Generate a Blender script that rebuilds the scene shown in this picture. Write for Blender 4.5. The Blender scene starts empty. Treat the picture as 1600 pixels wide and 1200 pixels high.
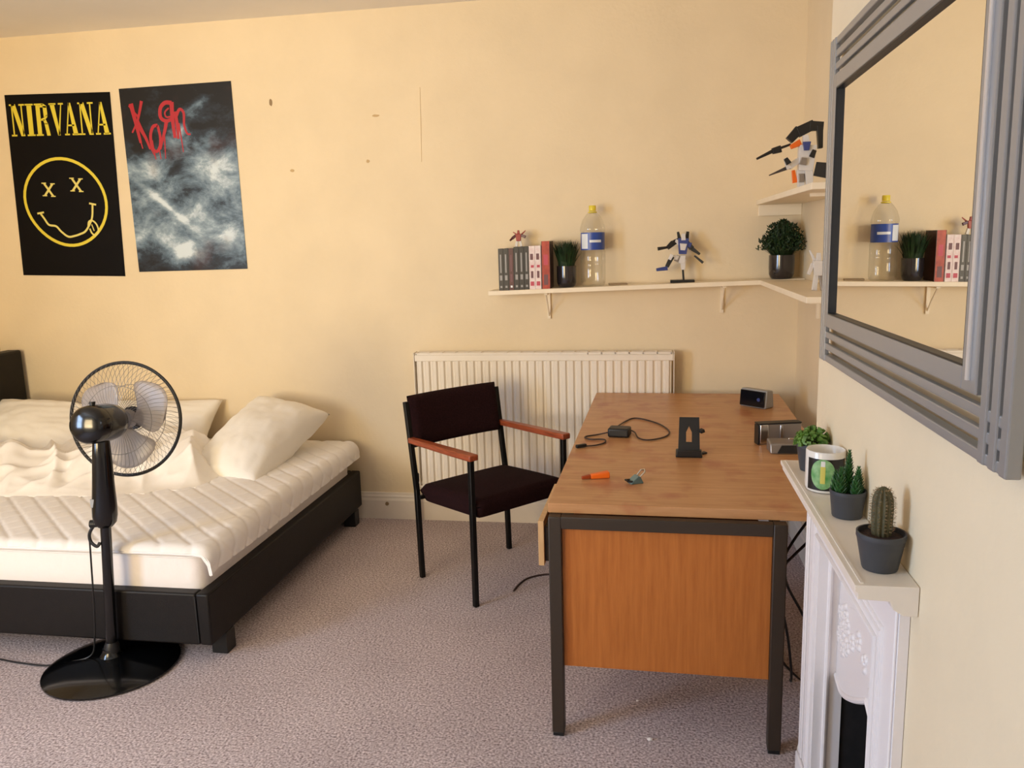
import bpy, bmesh, math, random
from mathutils import Vector, Matrix, noise
random.seed(7)
R = math.radians
PI = math.pi
C = bpy.context.scene.collection
SC = bpy.context.scene

# ------------------------------------------------------------------ camera
def setup_camera():
    yaw, pi_, ro, f = R(9.6573), R(-10.1031), R(-1.6244), 1263.82
    fw = Vector((-math.sin(yaw)*math.cos(pi_), math.cos(yaw)*math.cos(pi_), math.sin(pi_)))
    r = Vector((math.cos(yaw), math.sin(yaw), 0))
    u = r.cross(fw)
    r2 = r*math.cos(ro)+u*math.sin(ro)
    u2 = -r*math.sin(ro)+u*math.cos(ro)
    cd = bpy.data.cameras.new('camera')
    cd.sensor_width = 36; cd.lens = f/1600*36; cd.clip_start = .02
    co = bpy.data.objects.new('camera', cd)
    M = Matrix((r2, u2, -fw)).transposed().to_4x4()
    M.translation = Vector((-.0344, -4.1557, 1.5134))
    co.matrix_world = M
    C.objects.link(co); SC.camera = co
setup_camera()

# ------------------------------------------------------------------ light
SC.view_settings.view_transform = 'Standard'
SC.view_settings.look = 'None'
SC.view_settings.exposure = -.33
SC.view_settings.gamma = 1
SC.view_settings.use_curve_mapping = False
SC.cycles.use_denoising = True
SC.cycles.max_bounces = 10
SC.cycles.diffuse_bounces = 6
SC.cycles.transparent_max_bounces = 24
w = bpy.data.worlds.new('daylight'); SC.world = w; w.use_nodes = True
w.node_tree.nodes['Background'].inputs[0].default_value = (.75, .86, 1, 1)
w.node_tree.nodes['Background'].inputs[1].default_value = .35
def window_light(name, loc, rot, sx, sz, power, col, spread=180):
    ld = bpy.data.lights.new(name, 'AREA'); ld.shape = 'RECTANGLE'
    ld.size = sx; ld.size_y = sz; ld.energy = power; ld.color = col; ld.spread = R(spread)
    o = bpy.data.objects.new(name, ld); C.objects.link(o)
    o.location = loc; o.rotation_euler = rot
# sky light falling in through the two windows behind the camera
window_light('daylight_front_window', (-2.75, -5.68, 1.55), (R(98), 0, R(-7)), 1.5, 1.5, 62, (1.0, .77, .44), 88)
window_light('daylight_left_window', (-3.86, -4.35, 1.50), (R(90), 0, R(-90)), 1.3, 1.5, 185, (.52, .70, 1.0))

# ------------------------------------------------------------------ materials
def lin(c):
    return tuple(((x/255)/12.92 if x/255 <= .04045 else ((x/255+.055)/1.055)**2.4) for x in c)
def mat(name, rgb, rough=.5, metal=0, var=0, vscale=8, bump=0, bscale=200, spec=.5, alpha=None, trans=0, sheen=0, coat=0, stretch=None, rgb2=None):
    m = bpy.data.materials.new(name); m.use_nodes = True
    nt = m.node_tree; b = nt.nodes['Principled BSDF']
    col = lin(rgb)
    b.inputs['Base Color'].default_value = (*col, 1)
    b.inputs['Roughness'].default_value = rough
    b.inputs['Metallic'].default_value = metal
    b.inputs['Specular IOR Level'].default_value = spec
    if trans: b.inputs['Transmission Weight'].default_value = trans
    if sheen: b.inputs['Sheen Weight'].default_value = sheen
    if coat: b.inputs['Coat Weight'].default_value = coat
    if alpha is not None: b.inputs['Alpha'].default_value = alpha
    if var or rgb2 or bump:
        tc = nt.nodes.new('ShaderNodeTexCoord'); mp = nt.nodes.new('ShaderNodeMapping')
        nt.links.new(tc.outputs['Object'], mp.inputs[0])
        if stretch: mp.inputs['Scale'].default_value = stretch
    if var or rgb2:
        n = nt.nodes.new('ShaderNodeTexNoise'); n.inputs['Scale'].default_value = vscale; n.inputs['Detail'].default_value = 5
        nt.links.new(mp.outputs[0], n.inputs['Vector'])
        cr = nt.nodes.new('ShaderNodeValToRGB')
        a = col if rgb2 else tuple(x*(1-var) for x in col)
        c2 = lin(rgb2) if rgb2 else tuple(min(1, x*(1+var)) for x in col)
        cr.color_ramp.elements[0].position = .32; cr.color_ramp.elements[0].color = (*a, 1)
        cr.color_ramp.elements[1].position = .68; cr.color_ramp.elements[1].color = (*c2, 1)
        nt.links.new(n.outputs['Fac'], cr.inputs[0]); nt.links.new(cr.outputs[0], b.inputs['Base Color'])
    if bump:
        n2 = nt.nodes.new('ShaderNodeTexNoise'); n2.inputs['Scale'].default_value = bscale; n2.inputs['Detail'].default_value = 3
        nt.links.new(mp.outputs[0], n2.inputs['Vector'])
        bp = nt.nodes.new('ShaderNodeBump'); bp.inputs['Strength'].default_value = bump; bp.inputs['Distance'].default_value = .01
        nt.links.new(n2.outputs['Fac'], bp.inputs['Height']); nt.links.new(bp.outputs[0], b.inputs['Normal'])
    return m

M = {}
M['wall'] = mat('cream_wall', (230, 212, 179), .75, var=.035, vscale=3, bump=.12, bscale=45)
M['ceil'] = mat('ceiling_paint', (238, 232, 222), .85, var=.03, vscale=2)
M['gloss_white'] = mat('white_gloss_paint', (232, 222, 208), .35, var=.03, vscale=10)
M['shelf'] = mat('cream_shelf_paint', (240, 226, 200), .5, var=.03, vscale=10)
M['fire_white'] = mat('white_cast_iron_paint', (236, 230, 228), .4, bump=.08, bscale=60)
M['radiator'] = mat('radiator_enamel', (235, 226, 212), .4)
M['black_leather'] = mat('black_leatherette', (18, 14, 13), .5, spec=.3, var=.15, vscale=30, bump=.1, bscale=300)
M['mattress'] = mat('mattress_fabric', (240, 232, 226), .85, bump=.25, bscale=28)
M['topper'] = mat('quilted_cotton', (242, 238, 234), .9, bump=.06, bscale=250)
M['pillow'] = mat('white_cotton', (245, 240, 230), .9, bump=.25, bscale=14)
M['duvet'] = mat('duvet_cotton', (245, 239, 230), .9, bump=.25, bscale=12)
M['black_gloss'] = mat('black_gloss_plastic', (6, 7, 9), .16, coat=.2)
M['black_metal'] = mat('black_metal_tube', (10, 9, 9), .45, spec=.3)
M['black_plastic'] = mat('black_plastic', (20, 20, 21), .45)
M['wire'] = mat('grey_cage_wire', (128, 124, 122), .35, metal=.3)
M['blade'] = mat('smoked_translucent_blade', (168, 160, 158), .3, alpha=.6)
M['seat'] = mat('dark_plum_wool', (36, 18, 20), .95, var=.25, vscale=140, bump=.15, bscale=400, spec=.1)
M['arm_wood'] = mat('mahogany', (150, 72, 42), .35, var=.3, vscale=14, stretch=(1, 9, 9))
M['brown_steel'] = mat('brown_steel', (50, 39, 29), .45)
M['grass'] = mat('artificial_grass', (26, 52, 18), .6, var=.5, vscale=40)
M['pot_glaze'] = mat('black_glazed_ceramic', (38, 34, 36), .15, coat=.4)
M['pot_grey'] = mat('anthracite_plastic', (62, 64, 68), .5)
M['soil'] = mat('dark_soil', (52, 32, 24), .95, var=.4, vscale=120, bump=.6, bscale=200)
M['cactus'] = mat('cactus_skin', (82, 76, 48), .7, var=.25, vscale=90)
M['spine'] = mat('cactus_spines', (150, 122, 84), .7)
M['succulent'] = mat('succulent_leaf', (40, 84, 34), .5, var=.35, vscale=60)
M['succulent2'] = mat('bright_succulent', (88, 122, 46), .55, var=.35, vscale=50)
M['mug_white'] = mat('white_ceramic', (228, 222, 212), .2, coat=.3)
M['mug_black'] = mat('black_print', (26, 22, 20), .3)
M['mug_green'] = mat('green_print', (70, 140, 66), .3, rgb2=(148, 186, 130), vscale=60)
M['mug_yellow'] = mat('yellow_print', (206, 194, 92), .3)
M['silver'] = mat('silver_painted_frame', (150, 148, 146), .34, metal=.35)
M['silver2'] = mat('silver_bright_edge', (226, 226, 230), .30, metal=.7)
M['steel'] = mat('polished_steel', (210, 212, 216), .16, metal=1)
M['alu'] = mat('brushed_grey_metal', (150, 144, 140), .38, metal=.7)
M['grey_plastic'] = mat('grey_plastic', (150, 150, 150), .4)
M['mirror'] = mat('mirror_silvering', (246, 246, 244), .0, metal=1)
M['red'] = mat('red_plastic', (150, 40, 34), .4)
M['blue'] = mat('blue_plastic', (52, 66, 128), .4)
M['white_plastic'] = mat('white_plastic', (214, 210, 206), .4)
M['orange'] = mat('orange_plastic', (236, 108, 22), .35)
M['orange_dark'] = mat('burnt_orange_plastic', (150, 60, 14), .4)
M['teal'] = mat('teal_grey_metal', (96, 124, 128), .3, metal=.4)
M['yellow_cap'] = mat('yellow_cap', (226, 206, 60), .4)
M['label_blue'] = mat('blue_label', (44, 74, 156), .35)
M['label_white'] = mat('white_label', (222, 228, 232), .35)
M['cable_brown'] = mat('dark_cable', (52, 34, 30), .5)
M['crumb'] = mat('white_scrap', (235, 230, 226), .8)
M['hole'] = mat('wall_chip', (150, 126, 94), .9)
M['hole2'] = mat('wall_scuff', (196, 168, 124), .9)
M['pos_black'] = mat('black_poster_paper', (12, 10, 12), .5, spec=.12)
M['pos_yellow'] = mat('yellow_ink', (226, 208, 62), .45)
M['pos_pale'] = mat('pale_yellow_ink', (226, 214, 120), .45)
M['pos_red'] = mat('red_ink', (176, 24, 38), .45)
M['brick'] = mat('soot_black_iron', (24, 21, 21), .8, var=.3, vscale=30)
M['hearth'] = mat('sooty_grate_iron', (70, 60, 56), .7, var=.3, vscale=40)
M['book_black'] = mat('black_book_cover', (30, 27, 30), .4)
M['book_maroon'] = mat('maroon_book_spine', (78, 26, 32), .4)
M['book_white'] = mat('pale_pink_book_cover', (224, 198, 196), .5, rgb2=(236, 224, 220), vscale=60)
M['book_red'] = mat('orange_red_book_spine', (190, 74, 52), .45, rgb2=(150, 44, 34), vscale=30)
M['book_dark'] = mat('dark_red_book_cover', (60, 16, 14), .4)
M['paper'] = mat('page_edges', (226, 214, 190), .9)
M['spine_grey'] = mat('silver_spine_print', (150, 148, 150), .4)
M['spine_dark'] = mat('dark_spine_print', (110, 70, 76), .5)
M['spine_red'] = mat('red_spine_print', (190, 70, 90), .5)
M['card'] = mat('grey_card', (150, 128, 98), .7)
M['screen'] = mat('dark_display', (10, 12, 20), .12)

def carpet_mat():
    m = mat('mauve_beige_carpet', (176, 156, 148), .95, spec=.1)
    nt = m.node_tree; b = nt.nodes['Principled BSDF']
    tc = nt.nodes.new('ShaderNodeTexCoord')
    n1 = nt.nodes.new('ShaderNodeTexNoise'); n1.inputs['Scale'].default_value = 130; n1.inputs['Detail'].default_value = 4
    n2 = nt.nodes.new('ShaderNodeTexNoise'); n2.inputs['Scale'].default_value = 3; n2.inputs['Detail'].default_value = 3
    cr = nt.nodes.new('ShaderNodeValToRGB')
    cr.color_ramp.elements[0].position = .3; cr.color_ramp.elements[0].color = (*lin((130, 114, 114)), 1)
    cr.color_ramp.elements[1].position = .7; cr.color_ramp.elements[1].color = (*lin((236, 222, 223)), 1)
    mx = nt.nodes.new('ShaderNodeMix'); mx.data_type = 'RGBA'; mx.blend_type = 'MULTIPLY'; mx.inputs[0].default_value = .35
    cr2 = nt.nodes.new('ShaderNodeValToRGB')
    cr2.color_ramp.elements[0].position = .35; cr2.color_ramp.elements[0].color = (.72, .70, .70, 1)
    cr2.color_ramp.elements[1].position = .65; cr2.color_ramp.elements[1].color = (1, 1, 1, 1)
    bp = nt.nodes.new('ShaderNodeBump'); bp.inputs['Strength'].default_value = .35; bp.inputs['Distance'].default_value = .008
    for a, c in ((tc.outputs['Object'], n1.inputs['Vector']), (tc.outputs['Object'], n2.inputs['Vector']), (n1.outputs['Fac'], cr.inputs[0]),
                 (n2.outputs['Fac'], cr2.inputs[0]), (cr.outputs[0], mx.inputs['A']), (cr2.outputs[0], mx.inputs['B']),
                 (mx.outputs['Result'], b.inputs['Base Color']), (n1.outputs['Fac'], bp.inputs['Height']), (bp.outputs[0], b.inputs['Normal'])):
        nt.links.new(a, c)
    return m
M['carpet'] = carpet_mat()

def wood_mat(name, c1, c2, stretch, scale=6, rough=.4, stain=None):
    m = mat(name, c1, rough)
    nt = m.node_tree; b = nt.nodes['Principled BSDF']
    tc = nt.nodes.new('ShaderNodeTexCoord'); mp = nt.nodes.new('ShaderNodeMapping'); mp.inputs['Scale'].default_value = stretch
    n = nt.nodes.new('ShaderNodeTexNoise'); n.inputs['Scale'].default_value = scale; n.inputs['Detail'].default_value = 8; n.inputs['Roughness'].default_value = .65
    cr = nt.nodes.new('ShaderNodeValToRGB')
    cr.color_ramp.elements[0].position = .3; cr.color_ramp.elements[0].color = (*lin(c1), 1)
    cr.color_ramp.elements[1].position = .72; cr.color_ramp.elements[1].color = (*lin(c2), 1)
    nt.links.new(tc.outputs['Object'], mp.inputs[0]); nt.links.new(mp.outputs[0], n.inputs['Vector']); nt.links.new(n.outputs['Fac'], cr.inputs[0])
    out = cr.outputs[0]
    if stain:
        n2 = nt.nodes.new('ShaderNodeTexNoise'); n2.inputs['Scale'].default_value = 9; n2.inputs['Detail'].default_value = 6
        cr2 = nt.nodes.new('ShaderNodeValToRGB')
        cr2.color_ramp.elements[0].position = .52; cr2.color_ramp.elements[0].color = (0, 0, 0, 1)
        cr2.color_ramp.elements[1].position = .7; cr2.color_ramp.elements[1].color = (.7, .7, .7, 1)
        mx = nt.nodes.new('ShaderNodeMix'); mx.data_type = 'RGBA'
        nt.links.new(tc.outputs['Object'], n2.inputs['Vector']); nt.links.new(n2.outputs['Fac'], cr2.inputs[0]); nt.links.new(cr2.outputs[0], mx.inputs[0])
        nt.links.new(out, mx.inputs['A']); mx.inputs['B'].default_value = (*lin(stain), 1)
        out = mx.outputs['Result']
    nt.links.new(out, b.inputs['Base Color'])
    return m
M['desk_top'] = wood_mat('worn_oak_veneer', (176, 124, 78), (204, 154, 106), (1.2, 14, 14), 4, .36, stain=(164, 92, 60))
M['desk_panel'] = wood_mat('orange_oak_veneer', (164, 92, 32), (192, 116, 50), (16, 16, 1.0), 4, .4)
M['desk_edge'] = wood_mat('light_wood_edge', (200, 156, 106), (224, 184, 134), (12, 12, 1.5), 4, .5)

def korn_mat():
    m = mat('smoky_grey_print', (40, 46, 54), .45, spec=.3)
    nt = m.node_tree; b = nt.nodes['Principled BSDF']; L = nt.links.new
    tc = nt.nodes.new('ShaderNodeTexCoord')
    mp = nt.nodes.new('ShaderNodeMapping'); mp.inputs['Rotation'].default_value = (0, R(-42), 0); mp.inputs['Scale'].default_value = (1.0, 1, 1.5); mp.inputs['Location'].default_value = (.3, 0, .2)
    n = nt.nodes.new('ShaderNodeTexNoise'); n.inputs['Scale'].default_value = 5.2; n.inputs['Detail'].default_value = 9; n.inputs['Roughness'].default_value = .70; n.inputs['Distortion'].default_value = .25
    L(tc.outputs['Object'], mp.inputs[0]); L(mp.outputs[0], n.inputs['Vector'])
    sx = nt.nodes.new('ShaderNodeSeparateXYZ'); L(tc.outputs['Object'], sx.inputs[0])
    # the printed picture is blacker at the sheet's top and palest low down
    g = nt.nodes.new('ShaderNodeValToRGB'); ge = g.color_ramp.elements
    ge[0].position = .0; ge[0].color = (.34, .34, .34, 1); ge[1].position = 1; ge[1].color = (.20, .20, .20, 1)
    for p_, v_ in ((.06, .42), (.18, .62), (.34, .50), (.55, .56), (.66, .44), (.80, .30)):
        x = ge.new(p_); x.color = (v_, v_, v_, 1)
    L(sx.outputs['Z'], g.inputs[0])
    ad = nt.nodes.new('ShaderNodeMath'); ad.operation = 'ADD'; L(n.outputs['Fac'], ad.inputs[0]); L(g.outputs[0], ad.inputs[1])
    ad2 = nt.nodes.new('ShaderNodeMath'); ad2.operation = 'SUBTRACT'; ad2.inputs[1].default_value = .5
    last = ad.outputs[0]
    for cx, cz, rx, rz, ang, wt in ((.50, .56, .26, .20, 30, .22), (.28, .10, .17, .12, -10, .34), (.20, .36, .34, .045, 40, .34), (.40, .30, .20, .16, 20, .16), (.08, .70, .20, .26, 0, -.20), (.34, .74, .20, .07, -40, .30),
                                    (.46, .88, .22, .05, -25, .26), (.14, .56, .12, .14, 10, .22), (.30, .56, .18, .10, -30, -.26), (.10, .16, .12, .14, 0, -.16), (.56, .16, .10, .16, 0, .16), (.50, .76, .22, .05, 0, -.2)):
        m2 = nt.nodes.new('ShaderNodeMapping'); m2.vector_type = 'TEXTURE'
        m2.inputs['Location'].default_value = (cx, 0, cz); m2.inputs['Rotation'].default_value = (0, R(ang), 0); m2.inputs['Scale'].default_value = (rx, 1, rz)
        gr = nt.nodes.new('ShaderNodeTexGradient'); gr.gradient_type = 'QUADRATIC_SPHERE'
        L(tc.outputs['Object'], m2.inputs[0]); L(m2.outputs[0], gr.inputs[0])
        ma = nt.nodes.new('ShaderNodeMath'); ma.operation = 'MULTIPLY_ADD'; ma.inputs[1].default_value = wt*1.15
        L(gr.outputs['Fac'], ma.inputs[0]); L(last, ma.inputs[2]); last = ma.outputs[0]
    L(last, ad2.inputs[0])
    cr = nt.nodes.new('ShaderNodeValToRGB'); e = cr.color_ramp.elements
    e[0].position = .26; e[0].color = (*lin((24, 23, 25)), 1)
    e[1].position = .76; e[1].color = (*lin((208, 222, 232)), 1)
    for p_, c_ in ((.40, (44, 54, 66)), (.52, (96, 116, 134)), (.64, (142, 162, 178))):
        x = e.new(p_); x.color = (*lin(c_), 1)
    L(ad2.outputs[0], cr.inputs[0])
    n2 = nt.nodes.new('ShaderNodeTexNoise'); n2.inputs['Scale'].default_value = 4.1; n2.inputs['Detail'].default_value = 3
    L(tc.outputs['Object'], n2.inputs['Vector'])
    c2 = nt.nodes.new('ShaderNodeValToRGB'); c2.color_ramp.elements[0].position = .58; c2.color_ramp.elements[0].color = (0, 0, 0, 1)
    c2.color_ramp.elements[1].position = .70; c2.color_ramp.elements[1].color = (.55, .55, .55, 1)
    L(n2.outputs['Fac'], c2.inputs[0])
    mx = nt.nodes.new('ShaderNodeMix'); mx.data_type = 'RGBA'; mx.inputs['B'].default_value = (*lin((72, 44, 42)), 1)
    L(c2.outputs[0], mx.inputs[0]); L(cr.outputs[0], mx.inputs['A']); L(mx.outputs['Result'], b.inputs['Base Color'])
    return m
M['korn'] = korn_mat()

def clear_mat(name, tint, fac):
    m = bpy.data.materials.new(name); m.use_nodes = True; nt = m.node_tree
    nt.nodes.remove(nt.nodes['Principled BSDF'])
    t = nt.nodes.new('ShaderNodeBsdfTransparent'); t.inputs[0].default_value = (*tint, 1)
    g = nt.nodes.new('ShaderNodeBsdfGlossy'); g.inputs['Roughness'].default_value = .06
    fr = nt.nodes.new('ShaderNodeLayerWeight'); fr.inputs[0].default_value = fac
    mx = nt.nodes.new('ShaderNodeMixShader')
    pw = nt.nodes.new('ShaderNodeMath'); pw.operation = 'MULTIPLY_ADD'; pw.inputs[1].default_value = .42; pw.inputs[2].default_value = .04
    nt.links.new(fr.outputs['Facing'], pw.inputs[0]); nt.links.new(pw.outputs[0], mx.inputs[0]); nt.links.new(t.outputs[0], mx.inputs[1]); nt.links.new(g.outputs[0], mx.inputs[2])
    nt.links.new(mx.outputs[0], nt.nodes['Material Output'].inputs[0])
    return m
M['clear'] = clear_mat('clear_bottle_plastic', (.95, .95, .94), .25)

# ------------------------------------------------------------------ mesh helpers
class MB:
    def __init__(s, off=(0, 0, 0)):
        s.bm = bmesh.new(); s.off = Vector(off)
    def box(s, a, b, rot=None, taper=None):
        a, b = Vector(a), Vector(b)
        r = bmesh.ops.create_cube(s.bm, size=1)
        c = (a+b)/2; d = b-a
        for v in r['verts']:
            p = Vector((v.co.x*d.x, v.co.y*d.y, v.co.z*d.z))
            if rot: p = rot @ p
            v.co = p+c
        return r['verts']
    def bar(s, p0, p1, w0, t0, w1=None, t1=None, up=(0, 0, 1)):
        p0, p1 = Vector(p0), Vector(p1)
        w1 = w0 if w1 is None else w1; t1 = t0 if t1 is None else t1
        z = (p1-p0).normalized(); x = Vector(up).cross(z)
        if x.length < 1e-4: x = Vector((1, 0, 0)).cross(z)
        x.normalize(); y = z.cross(x)
        vs = []
        for p, ww, tt in ((p0, w0, t0), (p1, w1, t1)):
            for sx, sy in ((-1, -1), (1, -1), (1, 1), (-1, 1)):
                vs.append(s.bm.verts.new(p+x*sx*ww/2+y*sy*tt/2))
        for f in ((3, 2, 1, 0), (4, 5, 6, 7), (0, 1, 5, 4), (1, 2, 6, 5), (2, 3, 7, 6), (3, 0, 4, 7)):
            s.bm.faces.new([vs[i] for i in f])
    def tube(s, pts, r, n=8, closed=False, flat=1.0):
        pts = [Vector(p) for p in pts]; N = len(pts); rings = []
        rr = r if isinstance(r, (list, tuple)) else [r]*N
        prev = None
        for i, p in enumerate(pts):
            if closed: t = pts[(i+1) % N]-pts[i-1]
            else: t = pts[min(i+1, N-1)]-pts[max(i-1, 0)]
            t.normalize()
            if prev is None:
                x = t.orthogonal().normalized()
                if abs(t.z) < .9: x = Vector((0, 0, 1)).cross(t).normalized()
            else:
                x = (prev-t*prev.dot(t)).normalized()
            prev = x; y = t.cross(x)
            rings.append([s.bm.verts.new(p+(x*math.cos(2*PI*k/n)+y*math.sin(2*PI*k/n)*flat)*rr[i]) for k in range(n)])
        for i in range(N if closed else N-1):
            a, b = rings[i], rings[(i+1) % N]
            for k in range(n):
                s.bm.faces.new((a[k], a[(k+1) % n], b[(k+1) % n], b[k]))
        if not closed:
            s.bm.faces.new(rings[0][::-1]); s.bm.faces.new(rings[-1])
    def cyl(s, p0, p1, r0, r1=None, n=20):
        s.tube([p0, p1], [r0, r0 if r1 is None else r1], n)
    def lathe(s, prof, n=32, c=(0, 0, 0), mtx=None, rib=None):
        c = Vector(c); rings = []
        for r, z in prof:
            if r < 1e-5:
                rings.append([Vector((0, 0, z))])
            else:
                ring = []
                for k in range(n):
                    a = 2*PI*k/n; q = r*(rib(a) if rib else 1)
                    ring.append(Vector((q*math.cos(a), q*math.sin(a), z)))
                rings.append(ring)
        vr = [[s.bm.verts.new((mtx @ p if mtx else p)+c) for p in ring] for ring in rings]
        for a, b in zip(vr[:-1], vr[1:]):
            if len(a) == 1 and len(b) == 1: continue
            if len(a) == 1:
                for k in range(n): s.bm.faces.new((a[0], b[(k+1) % n], b[k]))
            elif len(b) == 1:
                for k in range(n): s.bm.faces.new((a[k], a[(k+1) % n], b[0]))
            else:
                for k in range(n): s.bm.faces.new((a[k], a[(k+1) % n], b[(k+1) % n], b[k]))
    def ball(s, c, r, sc=(1, 1, 1), sub=2):
        q = bmesh.ops.create_icosphere(s.bm, subdivisions=sub, radius=r)
        for v in q['verts']: v.co = Vector((v.co.x*sc[0], v.co.y*sc[1], v.co.z*sc[2]))+Vector(c)
    def prism(s, poly, f, d):
        """poly: 2D points; f(u,v,w) -> 3D; extruded from w=0 to w=d"""
        a = [s.bm.verts.new(Vector(f(u, v, 0))) for u, v in poly]
        b = [s.bm.verts.new(Vector(f(u, v, d))) for u, v in poly]
        n = len(poly)
        s.bm.faces.new(a); s.bm.faces.new(b[::-1])
        for k in range(n): s.bm.faces.new((a[k], b[k], b[(k+1) % n], a[(k+1) % n]))
    def ribbon(s, pts, wd, f, d):
        """flat stroke along 2D points, widths wd, mapped by f and extruded by d"""
        N = len(pts); ws = wd if isinstance(wd, (list, tuple)) else [wd]*N
        L, Rr = [], []
        for i in range(N):
            x0, y0 = pts[max(i-1, 0)]; x1, y1 = pts[min(i+1, N-1)]
            dx, dy = x1-x0, y1-y0; l = math.hypot(dx, dy) or 1
            nx, ny = -dy/l*ws[i]/2, dx/l*ws[i]/2
            L.append((pts[i][0]+nx, pts[i][1]+ny)); Rr.append((pts[i][0]-nx, pts[i][1]-ny))
        for i in range(N-1):
            s.prism([L[i], Rr[i], Rr[i+1], L[i+1]], f, d)
    def grid(s, nx, ny, f):
        vs = [[s.bm.verts.new(Vector(f(i/(nx-1), j/(ny-1)))) for i in range(nx)] for j in range(ny)]
        for j in range(ny-1):
            for i in range(nx-1):
                s.bm.faces.new((vs[j][i], vs[j][i+1], vs[j+1][i+1], vs[j+1][i]))
        return vs
    def build(s, name, m, parent=None, smooth=True, bevel=0, seg=2, fix=True, angle=40):
        if fix: bmesh.ops.recalc_face_normals(s.bm, faces=s.bm.faces[:])
        me = bpy.data.meshes.new(name)
        for v in s.bm.verts: v.co -= s.off
        s.bm.to_mesh(me); s.bm.free()
        me.materials.append(m if not isinstance(m, str) else M[m])
        if smooth:
            me.polygons.foreach_set('use_smooth', [True]*len(me.polygons))
            me.set_sharp_from_angle(angle=R(angle))
        o = bpy.data.objects.new(name, me); C.objects.link(o)
        if parent: o.parent = parent
        else: o.location = s.off
        if bevel:
            b = o.modifiers.new('bevel', 'BEVEL'); b.width = bevel; b.segments = seg; b.limit_method = 'ANGLE'; b.angle_limit = R(50)
            b.harden_normals = False
        return o

def tag(o, label, cat, group=None):
    o['label'] = label; o['category'] = cat
    if group: o['group'] = group
    return o
def thing(name, label, cat, loc=(0, 0, 0), rotz=0, group=None, rot=None):
    o = bpy.data.objects.new(name, None); C.objects.link(o); o.empty_display_size = .05
    o.location = loc; o.rotation_euler = rot if rot else (0, 0, rotz)
    return tag(o, label, cat, group)
def struct(name, mb, m, parent=None, **k):
    o = mb.build(name, m, parent, **k)
    if parent is None: o['kind'] = 'structure'
    return o
def spline(pts, n=8):
    P = [Vector(p) for p in pts]; out = []
    for i in range(len(P)-1):
        p0, p1, p2, p3 = P[max(i-1, 0)], P[i], P[i+1], P[min(i+2, len(P)-1)]
        for k in range(n):
            t = k/n
            out.append(.5*((2*p1)+(p2-p0)*t+(2*p0-5*p1+4*p2-p3)*t*t+(3*p1-p0-3*p2+p3)*t**3))
    out.append(P[-1]); return out

# ------------------------------------------------------------------ room
LX, RX, FY, H = -3.78, .695, -5.6, 2.673
CX, CY0, CY1 = .395, -3.6, -2.025          # chimney breast face and its ends
FO0, FO1, FOZ = -2.70, -2.18, .79          # fireplace recess in the breast

def openwall(mb, axis, pos, th, a0, a1, w0, w1, z0, z1):
    def bx(u0, u1, za, zb):
        if axis == 'x': mb.box((pos, u0, za), (pos+th, u1, zb))
        else: mb.box((u0, pos, za), (u1, pos+th, zb))
    bx(a0, w0, 0, H); bx(w1, a1, 0, H); bx(w0, w1, 0, z0); bx(w0, w1, z1, H)

mb = MB(); mb.box((LX-.1, FY-.1, -.1), (.9, .1, 0)); struct('floor', mb, 'carpet', smooth=False)
mb = MB(); mb.box((LX-.1, FY-.1, H), (.9, .1, H+.1)); struct('ceiling', mb, 'ceil', smooth=False)
mb = MB(); mb.box((LX-.1, 0, 0), (.9, .1, H)); wall_back = struct('wall_back', mb, 'wall', smooth=False)
mb = MB(); openwall(mb, 'x', LX, -.1, FY-.1, 0, -5.0, -3.7, .75, 2.25); struct('wall_left', mb, 'wall', smooth=False)
mb = MB(); openwall(mb, 'y', FY, -.1, LX, .9, -3.5, -2.0, .75, 2.25); struct('wall_front', mb, 'wall', smooth=False)
mb = MB(); mb.box((RX, CY1, 0), (.9, 0, H)); struct('wall_alcove', mb, 'wall', smooth=False)
mb = MB(); mb.box((RX, FY, 0), (.9, CY0, H)); struct('wall_right', mb, 'wall', smooth=False)
mb = MB()
mb.box((CX, CY0, 0), (.9, FO0, H)); mb.box((CX, FO1, 0), (.9, CY1, H)); mb.box((CX, FO0, FOZ), (.9, FO1, H)); mb.box((.72, FO0, 0), (.9, FO1, FOZ))
struct('wall_chimney', mb, 'wall', smooth=False)

def window(name, axis, pos, th, w0, w1, z0, z1):
    mb = MB()
    def bx(u0, u1, za, zb, d0=0.02, d1=.07):
        p0, p1 = pos+th*d0/.1, pos+th*d1/.1
        if axis == 'x': mb.box((min(p0, p1), u0, za), (max(p0, p1), u1, zb))
        else: mb.box((u0, min(p0, p1), za), (u1, max(p0, p1), zb))
    t = .05
    bx(w0, w0+t, z0, z1); bx(w1-t, w1, z0, z1); bx(w0+t, w1-t, z0, z0+t); bx(w0+t, w1-t, z1-t, z1)
    bx(w0+t, w1-t, (z0+z1)/2-.02, (z0+z1)/2+.02)
    struct(name, mb, 'gloss_white', smooth=False)
window('window_1', 'x', LX, -.1, -5.0, -3.7, .75, 2.25)
window('window_2', 'y', FY, -.1, -3.5, -2.0, .75, 2.25)

SK = [(0, 0), (.018, 0), (.018, .105), (.014, .118), (.014, .128), (.010, .136), (.008, .148), (0, .150)]
mb = MB(); mb.prism(SK, lambda u, v, ww: (LX+ww, -u, v), RX-LX); bb = struct('baseboard_back', mb, 'gloss_white', smooth=False)
mb = MB(); mb.prism(SK, lambda u, v, ww: (RX-u, CY1+ww, v), -CY1-.02); struct('baseboard_alcove', mb, 'gloss_white', smooth=False)
mb = MB(); mb.prism(SK, lambda u, v, ww: (CX-u, CY1+ww, v), -.020); struct('baseboard_chimney', mb, 'gloss_white', smooth=False)
mb = MB(); mb.cyl((-1.462, -.019, .088), (-1.462, -.026, .088), .011, .009, 14)
mb.build('cable_stub', 'hole', bb)

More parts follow.
